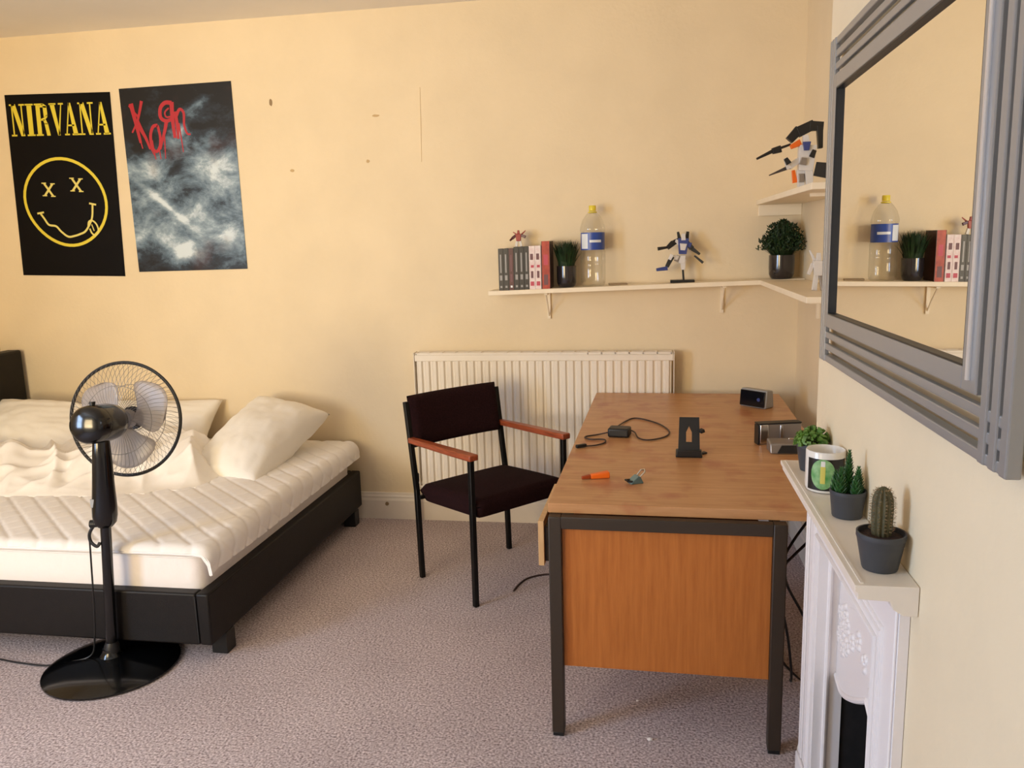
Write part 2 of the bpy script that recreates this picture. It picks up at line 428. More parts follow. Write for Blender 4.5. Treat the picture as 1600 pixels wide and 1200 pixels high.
# small chips and scuffs in the plaster
for x, z, rx, rz, k in ((-1.977, 2.255, .010, .019, 'hole'), (-1.411, 2.159, .020, .007, 'hole2'), (-1.885, 1.905, .012, .008, 'hole2'), (-1.466, 1.935, .010, .009, 'hole2')):
    mb = MB(); mb.prism([(x+rx*math.cos(a*PI/5)*(.8+.3*random.random()), z+rz*math.sin(a*PI/5)*(.8+.3*random.random())) for a in range(10)], lambda u, v, ww: (u, -ww, v), .0012)
    mb.build('wall_scuff', k, wall_back, smooth=False)
mb = MB(); mb.tube([(-1.172, 0, 2.285), (-1.176, 0, 2.1), (-1.181, 0, 1.92)], [.003, .0045, .003], 6); mb.build('plaster_ridge', 'wall', wall_back)

# ------------------------------------------------------------------ posters
NIR = {
 'N': [[(0, 0), (.34, 0), (.34, .05), (0, .05)], [(.12, .03), (.2, .03), (.2, .96), (.12, .96)], [(0, .95), (.34, .95), (.34, 1), (0, 1)],
       [(.12, 1), (.38, 1), (.86, 0), (.60, 0)], [(.72, .04), (.80, .04), (.80, .96), (.72, .96)], [(.6, .95), (.95, .95), (.95, 1), (.6, 1)]],
 'I': [[(.0, 0), (.5, 0), (.5, .05), (0, .05)], [(.1, .04), (.4, .04), (.4, .96), (.1, .96)], [(0, .95), (.5, .95), (.5, 1), (0, 1)]],
 'R': [[(.0, 0), (.48, 0), (.48, .05), (0, .05)], [(.1, .04), (.38, .04), (.38, .96), (.1, .96)], [(0, .95), (.6, .95), (.6, 1), (0, 1)],
       [(.36, .93), (.6, 1), (.82, .93), (.82, .86), (.58, .88), (.36, .88)], [(.58, .92), (.84, .92), (.86, .62), (.6, .58)], [(.36, .52), (.36, .47), (.62, .47), (.84, .58), (.84, .66), (.6, .56)],
       [(.52, .5), (.72, .5), (.84, .36), (.62, .36)], [(.6, .38), (.84, .38), (.96, 0), (.72, 0)]],
 'V': [[(0, .95), (.46, .95), (.46, 1), (0, 1)], [(.06, .97), (.36, .97), (.62, 0), (.46, 0)], [(.48, .02), (.58, 0), (.84, .97), (.78, .97)], [(.62, .95), (.95, .95), (.95, 1), (.62, 1)]],
 'A': [[(0, 0), (.32, 0), (.32, .05), (0, .05)], [(.10, .03), (.17, .03), (.46, 1), (.38, 1)], [(.36, 1), (.52, 1), (.88, .03), (.58, .03)], [(.5, 0), (.96, 0), (.96, .05), (.5, .05)], [(.22, .28), (.66, .28), (.66, .33), (.22, .33)]],
}
def poster_band():
    t = thing('poster', 'black poster with tall yellow lettering above a cross-eyed yellow smiley face', 'poster', (-3.561, 0, 1.392), rot=(0, R(1.7), 0))
    Wd, Ht = .640, .985
    mb = MB(); mb.box((0, -.003, 0), (Wd, -.0005, Ht)); mb.build('sheet', 'pos_black', t, smooth=False)
    f = lambda u, v, ww: (u, -.003-ww, v)
    x = .022
    wd = {'N': .098, 'I': .098, 'R': .090, 'V': .092, 'A': .092}
    for ch in 'NIRVANA':
        mb = MB(); lw = wd[ch]
        for poly in NIR[ch]:
            mb.prism([(x+px*lw, .765+py*.170) for px, py in poly], f, .0008)
        mb.build('letter', 'pos_yellow', t, smooth=False)
        x += {'N': .098, 'I': .056, 'R': .090, 'V': .084, 'A': .090}[ch]
    # the face
    cx, cy = .312, .398
    pts = []
    for k in range(49):
        a = 2*PI*k/48
        rx = .243*(1+.03*math.cos(2*a)); rz = .236
        pts.append((cx+rx*math.cos(a)+.012*math.sin(2*a), cy+rz*math.sin(a)-.008*math.cos(2*a)+.03*math.cos(a)*-.5))
    mb = MB(); mb.ribbon(pts, .0165, f, .0008); mb.build('face_outline', 'pos_yellow', t, smooth=False)
    for ex, ey in ((.215, .475), (.390, .500)):
        mb = MB()
        mb.ribbon([(ex-.026, ey+.036), (ex+.026, ey-.036)], .012, f, .0008)
        mb.ribbon([(ex+.028, ey+.032), (ex-.026, ey-.032)], .012, f, .0009)
        for sx, sy in ((-.026, .036), (.028, .032), (.026, -.036), (-.026, -.032)):
            mb.ribbon([(ex+sx-.014, ey+sy), (ex+sx+.014, ey+sy)], .006, f, .001)
        mb.build('eye', 'pos_pale', t, smooth=False)
    mb = MB()
    mo = spline([(.150, .345, 0), (.172, .315, 0), (.196, .283, 0), (.240, .275, 0), (.270, .245, 0), (.310, .218, 0), (.350, .222, 0), (.385, .232, 0), (.420, .248, 0), (.452, .290, 0), (.470, .330, 0), (.478, .395, 0)], 5)
    mb.ribbon([(p.x, p.y) for p in mo], .011, f, .0008)
    mb.ribbon([(.130, .345), (.172, .352)], .010, f, .001); mb.ribbon([(.458, .400), (.500, .392)], .010, f, .001)
    mb.build('mouth', 'pos_pale', t, smooth=False)
    mb = MB()
    tg = spline([(.440, .275, 0), (.446, .300, 0), (.468, .306, 0), (.492, .285, 0), (.500, .250, 0), (.482, .226, 0), (.460, .236, 0), (.448, .262, 0)], 5)
    mb.ribbon([(p.x, p.y) for p in tg], .009, f, .0009); mb.ribbon([(.462, .285), (.474, .250)], .006, f, .0009)
    mb.build('tongue', 'pos_pale', t, smooth=False)
poster_band()

def poster_smoke():
    t = thing('poster', 'smoky grey and black poster with scratchy red lettering at its top left', 'poster', (-2.832, 0, 1.395), rot=(0, R(-.3), 0))
    Wd, Ht = .648, .975
    mb = MB(); mb.box((0, -.003, 0), (Wd, -.0005, Ht)); mb.build('sheet', 'korn', t, smooth=False)
    f = lambda u, v, ww: (u, -.003-ww, v)
    def letter(strokes):
        mb = MB()
        for pts, wds in strokes:
            sp = spline([(a, b, 0) for a, b in pts], 5)
            n = len(sp)
            if isinstance(wds, tuple):
                ww = [1.45*(wds[0]+(wds[1]-wds[0])*i/(n-1)) for i in range(n)]
            else: ww = wds
            mb.ribbon([(p.x, p.y) for p in sp], ww, f, .0008+.0002*random.random())
        mb.build('letter', 'pos_red', t, smooth=False)
    letter([([(.062, .895), (.078, .80), (.096, .69)], (.018, .010)), ([(.048, .885), (.072, .855), (.10, .82)], (.005, .008)), ([(.126, .905), (.108, .85), (.088, .80), (.052, .745)], (.012, .006)),
            ([(.086, .805), (.108, .755), (.130, .71), (.148, .655)], (.018, .008)), ([(.070, .86), (.082, .77), (.104, .66)], (.005, .004)), ([(.112, .74), (.14, .68), (.17, .62)], (.006, .003))])
    letter([([(.205, .775), (.178, .77), (.158, .725), (.160, .665), (.182, .640), (.206, .665), (.214, .715), (.205, .775)], (.012, .010)), ([(.165, .70), (.172, .62), (.176, .60)], (.005, .003)), ([(.20, .66), (.205, .60)], (.005, .003))])
    letter([([(.300, .890), (.296, .80), (.300, .705)], (.017, .012)), ([(.300, .885), (.262, .888), (.232, .862), (.228, .815), (.258, .795), (.298, .805)], (.015, .012)),
            ([(.262, .80), (.244, .745), (.222, .69), (.208, .65)], (.015, .006)), ([(.28, .86), (.256, .84), (.262, .815), (.296, .818)], (.006, .006)), ([(.24, .74), (.236, .66), (.232, .60)], (.006, .003))])
    letter([([(.314, .84), (.320, .77), (.318, .70)], (.014, .010)), ([(.318, .815), (.342, .85), (.364, .83), (.360, .77), (.372, .725), (.392, .72)], (.012, .006)), ([(.33, .78), (.336, .70), (.34, .63)], (.006, .003))])
poster_smoke()

# ------------------------------------------------------------------ radiator
def radiator():
    X0, X1, Z0, Z1 = -1.245, .098, .20, .945
    t = thing('radiator', 'white ribbed panel radiator on the wall behind the armchair', 'radiator', ((X0+X1)/2, -.06, Z0))
    off = t.location
    n = 33; pitch = (X1-X0-.03)/n
    poly = [(X0+.015, -.040), (X0+.015, -.094)]
    for i in range(n):
        a = X0+.015+i*pitch
        poly += [(a+.08*pitch, -.094), (a+.26*pitch, -.106), (a+.68*pitch, -.106), (a+.86*pitch, -.094)]
    poly += [(X1-.015, -.094), (X1-.015, -.040)]
    mb = MB(off); mb.prism(poly, lambda u, v, ww: (u, v, Z0+.02+ww), Z1-Z0-.065); mb.build('ribbed_panel', 'radiator', t, bevel=0, smooth=False)
    mb = MB(off); mb.box((X0+.004, -.100, Z1-.047), (X1-.004, -.042, Z1-.012)); mb.build('top_header', 'radiator', t, bevel=.006)
    mb = MB(off); mb.box((X0+.004, -.100, Z0), (X1-.004, -.042, Z0+.022)); mb.build('bottom_header', 'radiator', t, bevel=.006)
    mb = MB(off)
    for k in range(4): mb.box((X0+.01, -.098+k*.018, Z1-.012), (X1-.01, -.090+k*.018, Z1-.002))
    for k in range(20):
        xx = X0+.012+k*(X1-X0-.03)/19; mb.box((xx, -.098, Z1-.013), (xx+.006, -.036, Z1-.001))
    mb.build('top_grille', 'radiator', t, smooth=False)
    for s, xx in ((-1, X0), (1, X1-.004)):
        mb = MB(off); mb.box((xx, -.102, Z0+.004), (xx+.004, -.034, Z1)); mb.build('side_panel', 'radiator', t, bevel=.001)
    for xx in (X0+.25, X1-.25):
        mb = MB(off); mb.box((xx, -.045, Z0+.1), (xx+.04, -.0005, Z1-.12)); mb.build('wall_bracket', 'radiator', t, smooth=False)
    mb = MB(off); mb.tube([(X0-.026, -.065, 0), (X0-.026, -.065, Z0+.0)], .0095, 12); mb.tube([(X0-.026, -.065, Z0+.03), (X0+.01, -.065, Z0+.03)], .011, 12)
    mb.build('pipe', 'gloss_white', t)
    mb = MB(off); mb.lathe([(0, .06), (.014, .06), (.018, .05), (.018, .0), (.013, -.004), (.013, -.018), (0, -.018)], 16, (X0-.026, -.065, Z0+.02)); mb.build('valve', 'brown_steel', t)
radiator()

# ------------------------------------------------------------------ shelves
def shz(x): return 1.264+.0223*(x+.813)
def shelves():
    t = thing('wall_shelf', 'long cream wall shelf above the radiator, carrying books and a bottle', 'shelf', (-.16, 0, shz(-.16)))
    off = t.location
    mb = MB(off)
    mb.prism([(-.82, shz(-.82)), (RX-.001, shz(RX)), (RX-.001, shz(RX)-.022), (-.82, shz(-.82)-.022)], lambda u, v, ww: (u, -ww, v), .17)
    mb.build('board', 'shelf', t, bevel=.002, smooth=False)
    for xx in (-.535, .33):
        z = shz(xx)-.022
        mb = MB(off); mb.box((xx-.008, -.012, z-.14), (xx+.008, 0, z)); mb.box((xx-.008, -.14, z-.010), (xx+.008, -.012, z))
        mb.tube([(xx, -.010, z-.125), (xx, -.06, z-.07), (xx, -.13, z-.008)], .004, 6)
        mb.build('bracket', 'shelf', t, smooth=False)
    z = 1.293
    t2 = thing('wall_shelf', 'lower cream shelf along the alcove side, ending beside the mirror', 'shelf', (.6, -.7, z))
    off = t2.location
    mb = MB(off); mb.prism([(.49, -.172), (RX-.001, -.172), (RX-.001, -1.26), (.50, -1.26)], lambda u, v, ww: (u, v, z-ww), .022); mb.build('board', 'shelf', t2, bevel=.002, smooth=False)
    for yy in (-.5, -1.15):
        mb = MB(off); mb.box((RX-.012, yy-.008, z-.15), (RX, yy+.008, z-.022)); mb.box((.53, yy-.008, z-.032), (RX-.012, yy+.008, z-.022)); mb.build('bracket', 'shelf', t2, smooth=False)
    z = 1.668
    t3 = thing('wall_shelf', 'short upper cream alcove shelf holding the largest toy robot', 'shelf', (.6, -.7, z))
    off = t3.location
    mb = MB(off); mb.box((.485, -1.36, z-.022), (RX-.001, -.001, z)); mb.build('board', 'shelf', t3, bevel=.002, smooth=False)
    mb = MB(off); mb.box((.495, -.02, z-.075), (RX-.001, -.001, z-.022)); mb.build('batten', 'shelf', t3, bevel=.002, smooth=False)
    for yy in (-1.1,):
        mb = MB(off); mb.box((RX-.012, yy-.008, z-.16), (RX, yy+.008, z-.022)); mb.box((.53, yy-.008, z-.034), (RX-.012, yy+.008, z-.022)); mb.build('bracket', 'shelf', t3, smooth=False)
shelves()

# ------------------------------------------------------------------ things on the back shelf
def book(label, x, wd, ht, dp, cover, spine, prints, group, lean=0):
    t = thing('book', label, 'book', (x, -.158, shz(x)+.0005), rot=(0, lean, 0), group=group)
    mb = MB(); c = .0022
    mb.box((0, 0, 0), (c, dp, ht)); mb.box((wd-c, 0, 0), (wd, dp, ht))
    mb.build('cover', cover, t, smooth=False)
    mb = MB(); mb.box((c, 0, 0), (wd-c, c, ht)); mb.build('spine', spine, t, bevel=.0006, smooth=False)
    mb = MB(); mb.box((c, c, .003), (wd-c, dp-.004, ht-.003)); mb.build('pages', 'paper', t, smooth=False)
    for m, u0, u1, z0, z1 in prints:
        mb = MB(); mb.box((wd*u0, -.0006, ht*z0), (wd*u1, .0004, ht*z1)); mb.build('spine_print', m, t, smooth=False)
x = -.766
pl = [('spine_grey', .35, .62, .42, .86), ('spine_grey', .25, .75, .24, .36), ('spine_grey', .3, .7, .06, .11)]
pr = [('spine_dark', .35, .65, .45, .84), ('spine_dark', .3, .7, .2, .38), ('label_white', .3, .7, .06, .11)]
names = ['black paperback at the left end of the shelf row', 'black paperback, second from the left end of the shelf row', 'maroon-spined paperback between the black ones on the shelf',
         'black paperback just right of the maroon-spined one', 'black paperback, second to the right of the maroon-spined one', 'black paperback touching the pale pink books']
for i in range(6):
    wd = (.025, .026, .027, .0255, .0255, .025)[i]
    book(names[i], x, wd-.001, .206 if i < 3 else .211, .13, 'book_black', 'book_maroon' if i == 2 else 'book_black', pr if i == 2 else pl, 'black paperbacks on the back shelf')
    x += wd
for i in range(2):
    wd = .030
    book(('pale pink paperback next to the black paperbacks', 'pale pink paperback beside the orange-red book')[i], x, wd-.001, .212, .13, 'book_white', 'book_white',
         [('spine_dark', .2, .7, .68, .82), ('spine_red', .3, .8, .5, .56), ('spine_dark', .3, .7, .26, .42), ('spine_red', .2, .8, .08, .18)], 'pale pink paperbacks on the back shelf')
    x += wd
book('tall orange-red book with dark red covers beside the grass plant', x+.002, .042, .232, .15, 'book_dark', 'book_red', [('spine_red', .25, .75, .5, .72), ('spine_dark', .25, .75, .08, .3)], None)

def grass(label, x, y, z, r, h, gr, gh, n, bushy, seed, spread):
    rnd = random.Random(seed)
    t = thing('potted_plant', label, 'plant', (x, y, z))
    mb = MB(); mb.lathe([(0, .004), (r*.70, .0), (r*.86, .006), (r*.97, .022), (r, .05), (r, h), (r*.93, h), (r*.92, h-.012), (0, h-.012)], 36); mb.build('pot', 'pot_glaze', t)
    mb = MB()
    for k in range(n):
        a = rnd.uniform(0, 2*PI); q = math.sqrt(rnd.random())
        bx, by = q*r*.8*math.cos(a), q*r*.8*math.sin(a)
        ln = gh*rnd.uniform(.6, 1.05); out = spread*(.25+.9*q)*rnd.uniform(.5, 1.2)
        dx, dy = math.cos(a+rnd.uniform(-.5, .5)), math.sin(a+rnd.uniform(-.5, .5))
        wd = .0026 if not bushy else .0032
        if bushy:
            el = R(8)+R(82)*rnd.random()**.9; rr_ = rnd.uniform(.72, 1.08)
            tip = Vector((math.cos(a)*math.cos(el)*spread*rr_, math.sin(a)*math.cos(el)*spread*rr_, math.sin(el)*gh*rr_))
            b0 = Vector((bx*.8, by*.8, h-.012)); md = b0+Vector((tip.x*.45, tip.y*.45, tip.z*.62+.018)); tp = Vector((0, 0, h))+tip
            pts = [b0, b0.lerp(md, .6), md.lerp(tp, .35), tp]; dx, dy = math.cos(a), math.sin(a)
        else: pts = [Vector((bx+dx*out*s**1.6, by+dy*out*s**1.6, h-.012+ln*(s-.28*out/gh*s*s))) for s in (0, .35, .7, 1)]
        sd = Vector((-dy, dx, 0))*wd
        vs = []
        for i, p in enumerate(pts):
            ww = (1, 1, .75, .1)[i]
            vs.append((mb.bm.verts.new(p-sd*ww), mb.bm.verts.new(p+sd*ww)))
        for i in range(3): mb.bm.faces.new((vs[i][0], vs[i][1], vs[i+1][1], vs[i+1][0]))
        if bushy:
            for i in (2, 3):
                for s in (-1, 1):
                    p = pts[i]; q2 = p+Vector((rnd.uniform(-.012, .012), rnd.uniform(-.012, .012), rnd.uniform(.004, .016)))
                    v1, v2, v3 = mb.bm.verts.new(p), mb.bm.verts.new((p+q2)/2+Vector((.0035, s*.003, 0))), mb.bm.verts.new(q2)
                    v4 = mb.bm.verts.new((p+q2)/2-Vector((.0035, s*.003, 0)))
                    mb.bm.faces.new((v1, v2, v3, v4))
    mb.build('foliage', 'grass', t, fix=False, smooth=False)
grass('dark green grass plant in a black pot between the books and the bottle', -.434, -.085, shz(-.434)+.0005, .049, .105, None, .140, 560, False, 3, .034)
grass('bushy dark green plant in a black pot in the shelf corner', .592, -.125, shz(.592)+.0005, .059, .112, None, .145, 800, True, 5, .108)

def bottle():
    x, y = -.302, -.088
    t = thing('plastic_bottle', 'large clear plastic bottle with yellow cap and blue label', 'bottle', (x, y, shz(x)+.0005))
    mb = MB()
    prof = [(0, .008), (.030, .002), (.050, .0), (.059, .008), (.062, .024), (.062, .10), (.0605, .105), (.062, .11), (.062, .17), (.058, .178), (.058, .262), (.062, .270), (.061, .285), (.050, .322), (.032, .348), (.020, .360), (.015, .366), (.015, .374)]
    mb.lathe(prof, 40); mb.build('body', 'clear', t)
    mb = MB(); mb.lathe([(.0583, .178), (.0592, .178), (.0592, .262), (.0583, .262), (.0583, .178)], 40); mb.build('label_band', 'label_blue', t)
    mb = MB()
    def cyl(u, v, w_): a = R(-90)+u; return ((.0594+w_)*math.cos(a), (.0594+w_)*math.sin(a), v)
    pts = [(u/10, z) for u, z in ()]
    for z0, z1, a0, a1 in ((.184, .256, -1.05, -.35), (.214, .226, -.2, .8)):
        n = 8
        for k in range(n):
            b0 = a0+(a1-a0)*k/n; b1 = a0+(a1-a0)*(k+1)/n
            mb.prism([(b0, z0), (b1, z0), (b1, z1), (b0, z1)], cyl, .0006)
    mb.build('label_print', 'label_white', t)
    mb = MB(); mb.lathe([(0, .392), (.016, .392), (.0175, .390), (.0175, .370), (.0165, .366), (0, .366)], 24); mb.build('cap', 'yellow_cap', t)
    mb = MB(); mb.lathe([(.0155, .355), (.022, .357), (.022, .362), (.0155, .364), (.0155, .355)], 24); mb.build('neck_ring', 'yellow_cap', t)
bottle()
mb = MB((-.185, -.07, shz(-.185)+.0005)); mb.box((-.225, -.10, shz(-.185)+.0005), (-.135, -.045, shz(-.185)+.0085), Matrix.Rotation(R(8), 3, 'Z'))
tag(mb.build('card', 'card', bevel=.001), 'thin flat brown-grey card lying on the shelf right of the bottle', 'card')

# toy robots: generic jointed figures, each limb a tapered block
def robot(label, loc, parts, group=None, rotz=0):
    t = thing('toy_robot', label, 'toy', loc, rotz, group)
    for name, m, segs in parts:
        mb = MB()
        for p0, p1, w0, w1, th in segs: mb.bar(p0, p1, w0, th, w1, th*.85, up=(0, 1, 0))
        mb.build(name, m, t, bevel=.0012, smooth=False)
    return t
robot('small red and white toy robot standing on top of the black paperbacks', (-.672, -.09, shz(-.672)+.2125), [
    ('leg', 'white_plastic', [((-.012, 0, .0), (-.008, 0, .028), .013, .011, .014)]), ('leg', 'white_plastic', [((.014, 0, .0), (.008, 0, .028), .013, .011, .014)]),
    ('torso', 'red', [((0, 0, .026), (0, 0, .062), .020, .030, .020)]), ('head', 'red', [((0, 0, .062), (0, 0, .080), .013, .009, .013)]),
    ('arm', 'book_maroon', [((-.012, 0, .056), (-.032, -.004, .040), .012, .014, .012), ((-.032, -.004, .040), (-.042, -.012, .030), .010, .008, .010)]),
    ('arm', 'book_maroon', [((.012, 0, .056), (.036, -.004, .046), .012, .014, .012)]), ('wing', 'red', [((.004, .012, .05), (-.030, .016, .072), .010, .004, .003), ((.004, .012, .05), (.034, .016, .078), .010, .004, .003)])])
k = .00314
def q(u, v, y=0): return ((u-1066)*k, y, (443.5-v)*k)
robot('blue and white toy robot kicking on a black stand in the middle of the shelf', (.133, -.09, shz(.133)+.0005), [
    ('stand', 'black_plastic', [((-.058, 0, .006), (.058, 0, .006), .012, .012, .07)]), ('support', 'black_plastic', [(q(1068, 441), q(1066, 412, .004), .010, .009, .010)]),
    ('hips', 'white_plastic', [(q(1065, 414), q(1065, 402), 0.028, 0.036, 0.034)]), ('torso', 'blue', [(q(1066, 400), q(1067, 376), 0.036, 0.053, 0.042)]),
    ('chest', 'white_plastic', [(q(1066, 394, -.016), q(1067, 384, -.018), 0.022, 0.034, 0.011)]), ('shoulder', 'white_plastic', [(q(1063, 384, -.004), q(1054, 380, -.008), .020, .024, .024)]), ('shoulder', 'blue', [(q(1070, 384, -.004), q(1079, 387, -.006), .020, .024, .024)]), ('skirt_plate', 'alu', [(q(1060, 402, -.012), q(1056, 411, -.016), .016, .022, .010)]), ('knee_plate', 'white_plastic', [(q(1050, 400, -.03), q(1046, 408, -.03), .018, .014, .010)]), ('head', 'white_plastic', [(q(1067, 379, -.008), q(1067, 369, -.008), 0.022, 0.017, 0.022)]),
    ('wing', 'black_plastic', [(q(1062, 380, .015), q(1059, 366, .02), 0.020, 0.011, 0.008)]), ('wing', 'black_plastic', [(q(1072, 380, .015), q(1074, 366, .02), 0.020, 0.014, 0.008)]),
    ('arm', 'black_plastic', [(q(1061, 378), q(1051, 383, -.01), 0.022, 0.025, 0.025), (q(1051, 383, -.01), q(1043, 390, -.02), 0.028, 0.020, 0.025), (q(1043, 389, -.02), q(1028, 391, -.03), 0.011, 0.017, 0.013)]),
    ('arm', 'black_plastic', [(q(1072, 382), q(1080, 392, -.005), 0.022, 0.025, 0.025), (q(1080, 392, -.005), q(1092, 401, -.01), 0.020, 0.011, 0.017), (q(1084, 403, 0), q(1097, 414, -.01), 0.008, 0.013, 0.010)]),
    ('leg', 'white_plastic', [(q(1063, 406), q(1050, 404, -.02), 0.020, 0.022, 0.025)]), ('shin', 'black_plastic', [(q(1050, 403, -.02), q(1042, 419, -.02), 0.024, 0.018, 0.024)]), ('foot', 'blue', [(q(1043, 421, -.02), q(1026, 423, -.025), 0.020, 0.014, 0.022)]),
    ('leg', 'white_plastic', [(q(1067, 408), q(1067, 424, .0), 0.028, 0.018, 0.025)])])
k3 = .0026
def q3(u, v, y=0): return ((u-1253)*k3, y, (281-v)*k3)
robot('large black, white and orange toy robot with a gun on the upper alcove shelf', (.545, -.86, 1.6685), [
    ('leg', 'white_plastic', [(q3(1251, 281.5), q3(1250, 252), .022, .030, .024)]), ('leg', 'white_plastic', [(q3(1262, 281.5, -.02), q3(1260, 252, -.01), .022, .030, .024)]),
    ('hips', 'orange', [(q3(1243, 270, .01), q3(1240, 252, .01), .018, .012, .014)]), ('torso', 'white_plastic', [(q3(1256, 254), q3(1258, 218), .050, .062, .05)]),
    ('chest', 'blue', [(q3(1255, 226, -.03), q3(1255, 214, -.03), .018, .030, .01)]), ('head', 'white_plastic', [(q3(1256, 220, -.01), q3(1254, 204, -.012), .026, .018, .026)]),
    ('shoulder', 'orange', [(q3(1247, 214, -.01), q3(1234, 220, -.02), .024, .016, .02)]),
    ('arm', 'white_plastic', [(q3(1250, 236), q3(1232, 248, -.02), .020, .022, .02), (q3(1232, 250, -.02), q3(1226, 236, -.03), .018, .012, .014)]),
    ('gun', 'black_plastic', [(q3(1220, 222, -.02), q3(1208, 225, -.025), .026, .022, .016), (q3(1210, 224, -.02), q3(1186, 235, -.03), .014, .008, .010), (q3(1234, 216, -.01), q3(1219, 221, -.02), .008, .010, .008)]),
    ('blade', 'hearth', [(q3(1230, 249, -.02), q3(1204, 259, -.03), .014, .004, .006)]),
    ('backpack', 'black_plastic', [(q3(1234, 209, .03), q3(1248, 194, .03), .030, .036, .03), (q3(1246, 198, .03), q3(1268, 188, .03), .040, .036, .032), (q3(1262, 190, .03), q3(1281, 191, .03), .036, .03, .03), (q3(1276, 190, .03), q3(1278, 222, .03), .022, .016, .03)]),
    ('armour_plate', 'black_plastic', [(q3(1262, 236, -.032), q3(1266, 226, -.032), .020, .016, .008)]), ('armour_plate', 'alu', [(q3(1250, 246, -.030), q3(1252, 236, -.032), .026, .020, .008)]), ('knee_plate', 'alu', [(q3(1250, 270, -.018), q3(1250, 258, -.018), .018, .022, .008)]), ('wrist_block', 'black_plastic', [(q3(1231, 244, -.035), q3(1226, 236, -.035), .020, .014, .014)]),
    ('shield', 'black_plastic', [(q3(1268, 252, -.02), q3(1288, 256, -.03), .050, .056, .016)])])
robot('small white and grey toy figure at the near end of the lower alcove shelf', (.60, -.93, 1.2935), [
    ('leg', 'white_plastic', [((-.012, 0, 0), (-.006, 0, .06), .018, .016, .018)]), ('leg', 'alu', [((.020, -.01, 0), (.010, 0, .06), .018, .016, .018)]),
    ('torso', 'white_plastic', [((0, 0, .055), (0, 0, .11), .03, .042, .028)]), ('head', 'white_plastic', [((0, 0, .11), (0, 0, .14), .018, .014, .018)]),
    ('arm', 'white_plastic', [((-.02, 0, .10), (-.036, -.01, .06), .014, .012, .014)]), ('arm', 'alu', [((.02, 0, .10), (.034, -.012, .04), .014, .010, .014)]), ('wing', 'white_plastic', [((0, .015, .09), (-.03, .02, .15), .014, .006, .004)])])

# ------------------------------------------------------------------ bed
BX0, BX1, BY0, BY1 = -3.62, -1.597, -1.640, -.045
def bed():
    t = thing('bed_frame', 'low black leatherette bed frame with a headboard at the far left', 'bed', ((BX0+BX1)/2, (BY0+BY1)/2, 0))
    off = t.location; z0, z1 = .085, .285
    for nm, a, b in (('side_rail', (BX0, BY0, z0), (BX1-.05, BY0+.05, z1)), ('side_rail', (BX0, BY1-.05, z0), (BX1-.05, BY1, z1)), ('foot_rail', (BX1-.05, BY0, z0), (BX1, BY1, z1))):
        mb = MB(off); mb.box(a, b); mb.build(nm, 'black_leather', t, bevel=.008, seg=3)
    mb = MB(off); mb.box((BX0, BY0+.05, .17), (BX1-.05, BY1-.05, .20)); mb.build('slat_base', 'black_leather', t, smooth=False)
    mb = MB(off); mb.box((BX0-.09, BY0-.03, .10), (BX0, BY1+.02, .965)); mb.build('headboard', 'black_leather', t, bevel=.012, seg=3)
    for xx in (BX1-.066, BX0+.05):
        for yy in (BY0+.10, BY1-.12):
            mb = MB(off); mb.box((xx, yy, 0), (xx+.065, yy+.065, .085)); mb.build('leg', 'black_plastic', t, bevel=.004)
    mb = MB(off); mb.box((BX1-.055, BY0-.0015, z0+.01), (BX1-.050, BY0+.001, z1-.01)); mb.build('seam', 'black_plastic', t, smooth=False)
bed()
MX0, MX1, MY0, MY1, MZ = -3.61, -1.640, -1.595, -.085, .425
def rounded_slab(mb, x0, x1, y0, y1, z0, z1, r, rc, n=5):
    """slab with rounded plan corners (rc) and rounded edges (r)"""
    def ring(inset, z):
        out = []
        R_ = max(rc-inset, .002)
        for cx, cy, a0 in ((x1-rc, y1-rc, 0), (x0+rc, y1-rc, 90), (x0+rc, y0+rc, 180), (x1-rc, y0+rc, 270)):
            for k in range(n+1):
                a = R(a0+90*k/n); out.append(mb.bm.verts.new((cx+R_*math.cos(a), cy+R_*math.sin(a), z)))
        return out
    rings = []
    for k in range(n+1):
        a = R(90*k/n); rings.append(ring(r*(1-math.sin(a)), z0+r*(1-math.cos(a))))
    for k in range(n+1):
        a = R(90*k/n); rings.append(ring(r*(1-math.cos(a)), z1-r+r*math.sin(a)))
    m = len(rings[0])
    for a, b in zip(rings[:-1], rings[1:]):
        for k in range(m): mb.bm.faces.new((a[k], a[(k+1) % m], b[(k+1) % m], b[k]))
    mb.bm.faces.new(rings[0][::-1]); mb.bm.faces.new(rings[-1])
def mattress():
    t = thing('mattress', 'thick white mattress sitting inside the black bed frame', 'mattress', ((MX0+MX1)/2, (MY0+MY1)/2, .2005))
    off = t.location
    mb = MB(off); rounded_slab(mb, MX0, MX1, MY0, MY1, .2005, MZ, .03, .05); mb.build('body', 'mattress', t)
    for z in (.405, .235):
        mb = MB(off); pts = []
        for cx, cy, a0 in ((MX1-.05, MY1-.05, 0), (MX0+.05, MY1-.05, 90), (MX0+.05, MY0+.05, 180), (MX1-.05, MY0+.05, 270)):
            for k in range(6):
                a = R(a0+18*k); pts.append((cx+.05*math.cos(a), cy+.05*math.sin(a), z))
        mb.tube(pts, .004, 6, closed=True); mb.build('piping', 'topper', t)
mattress()
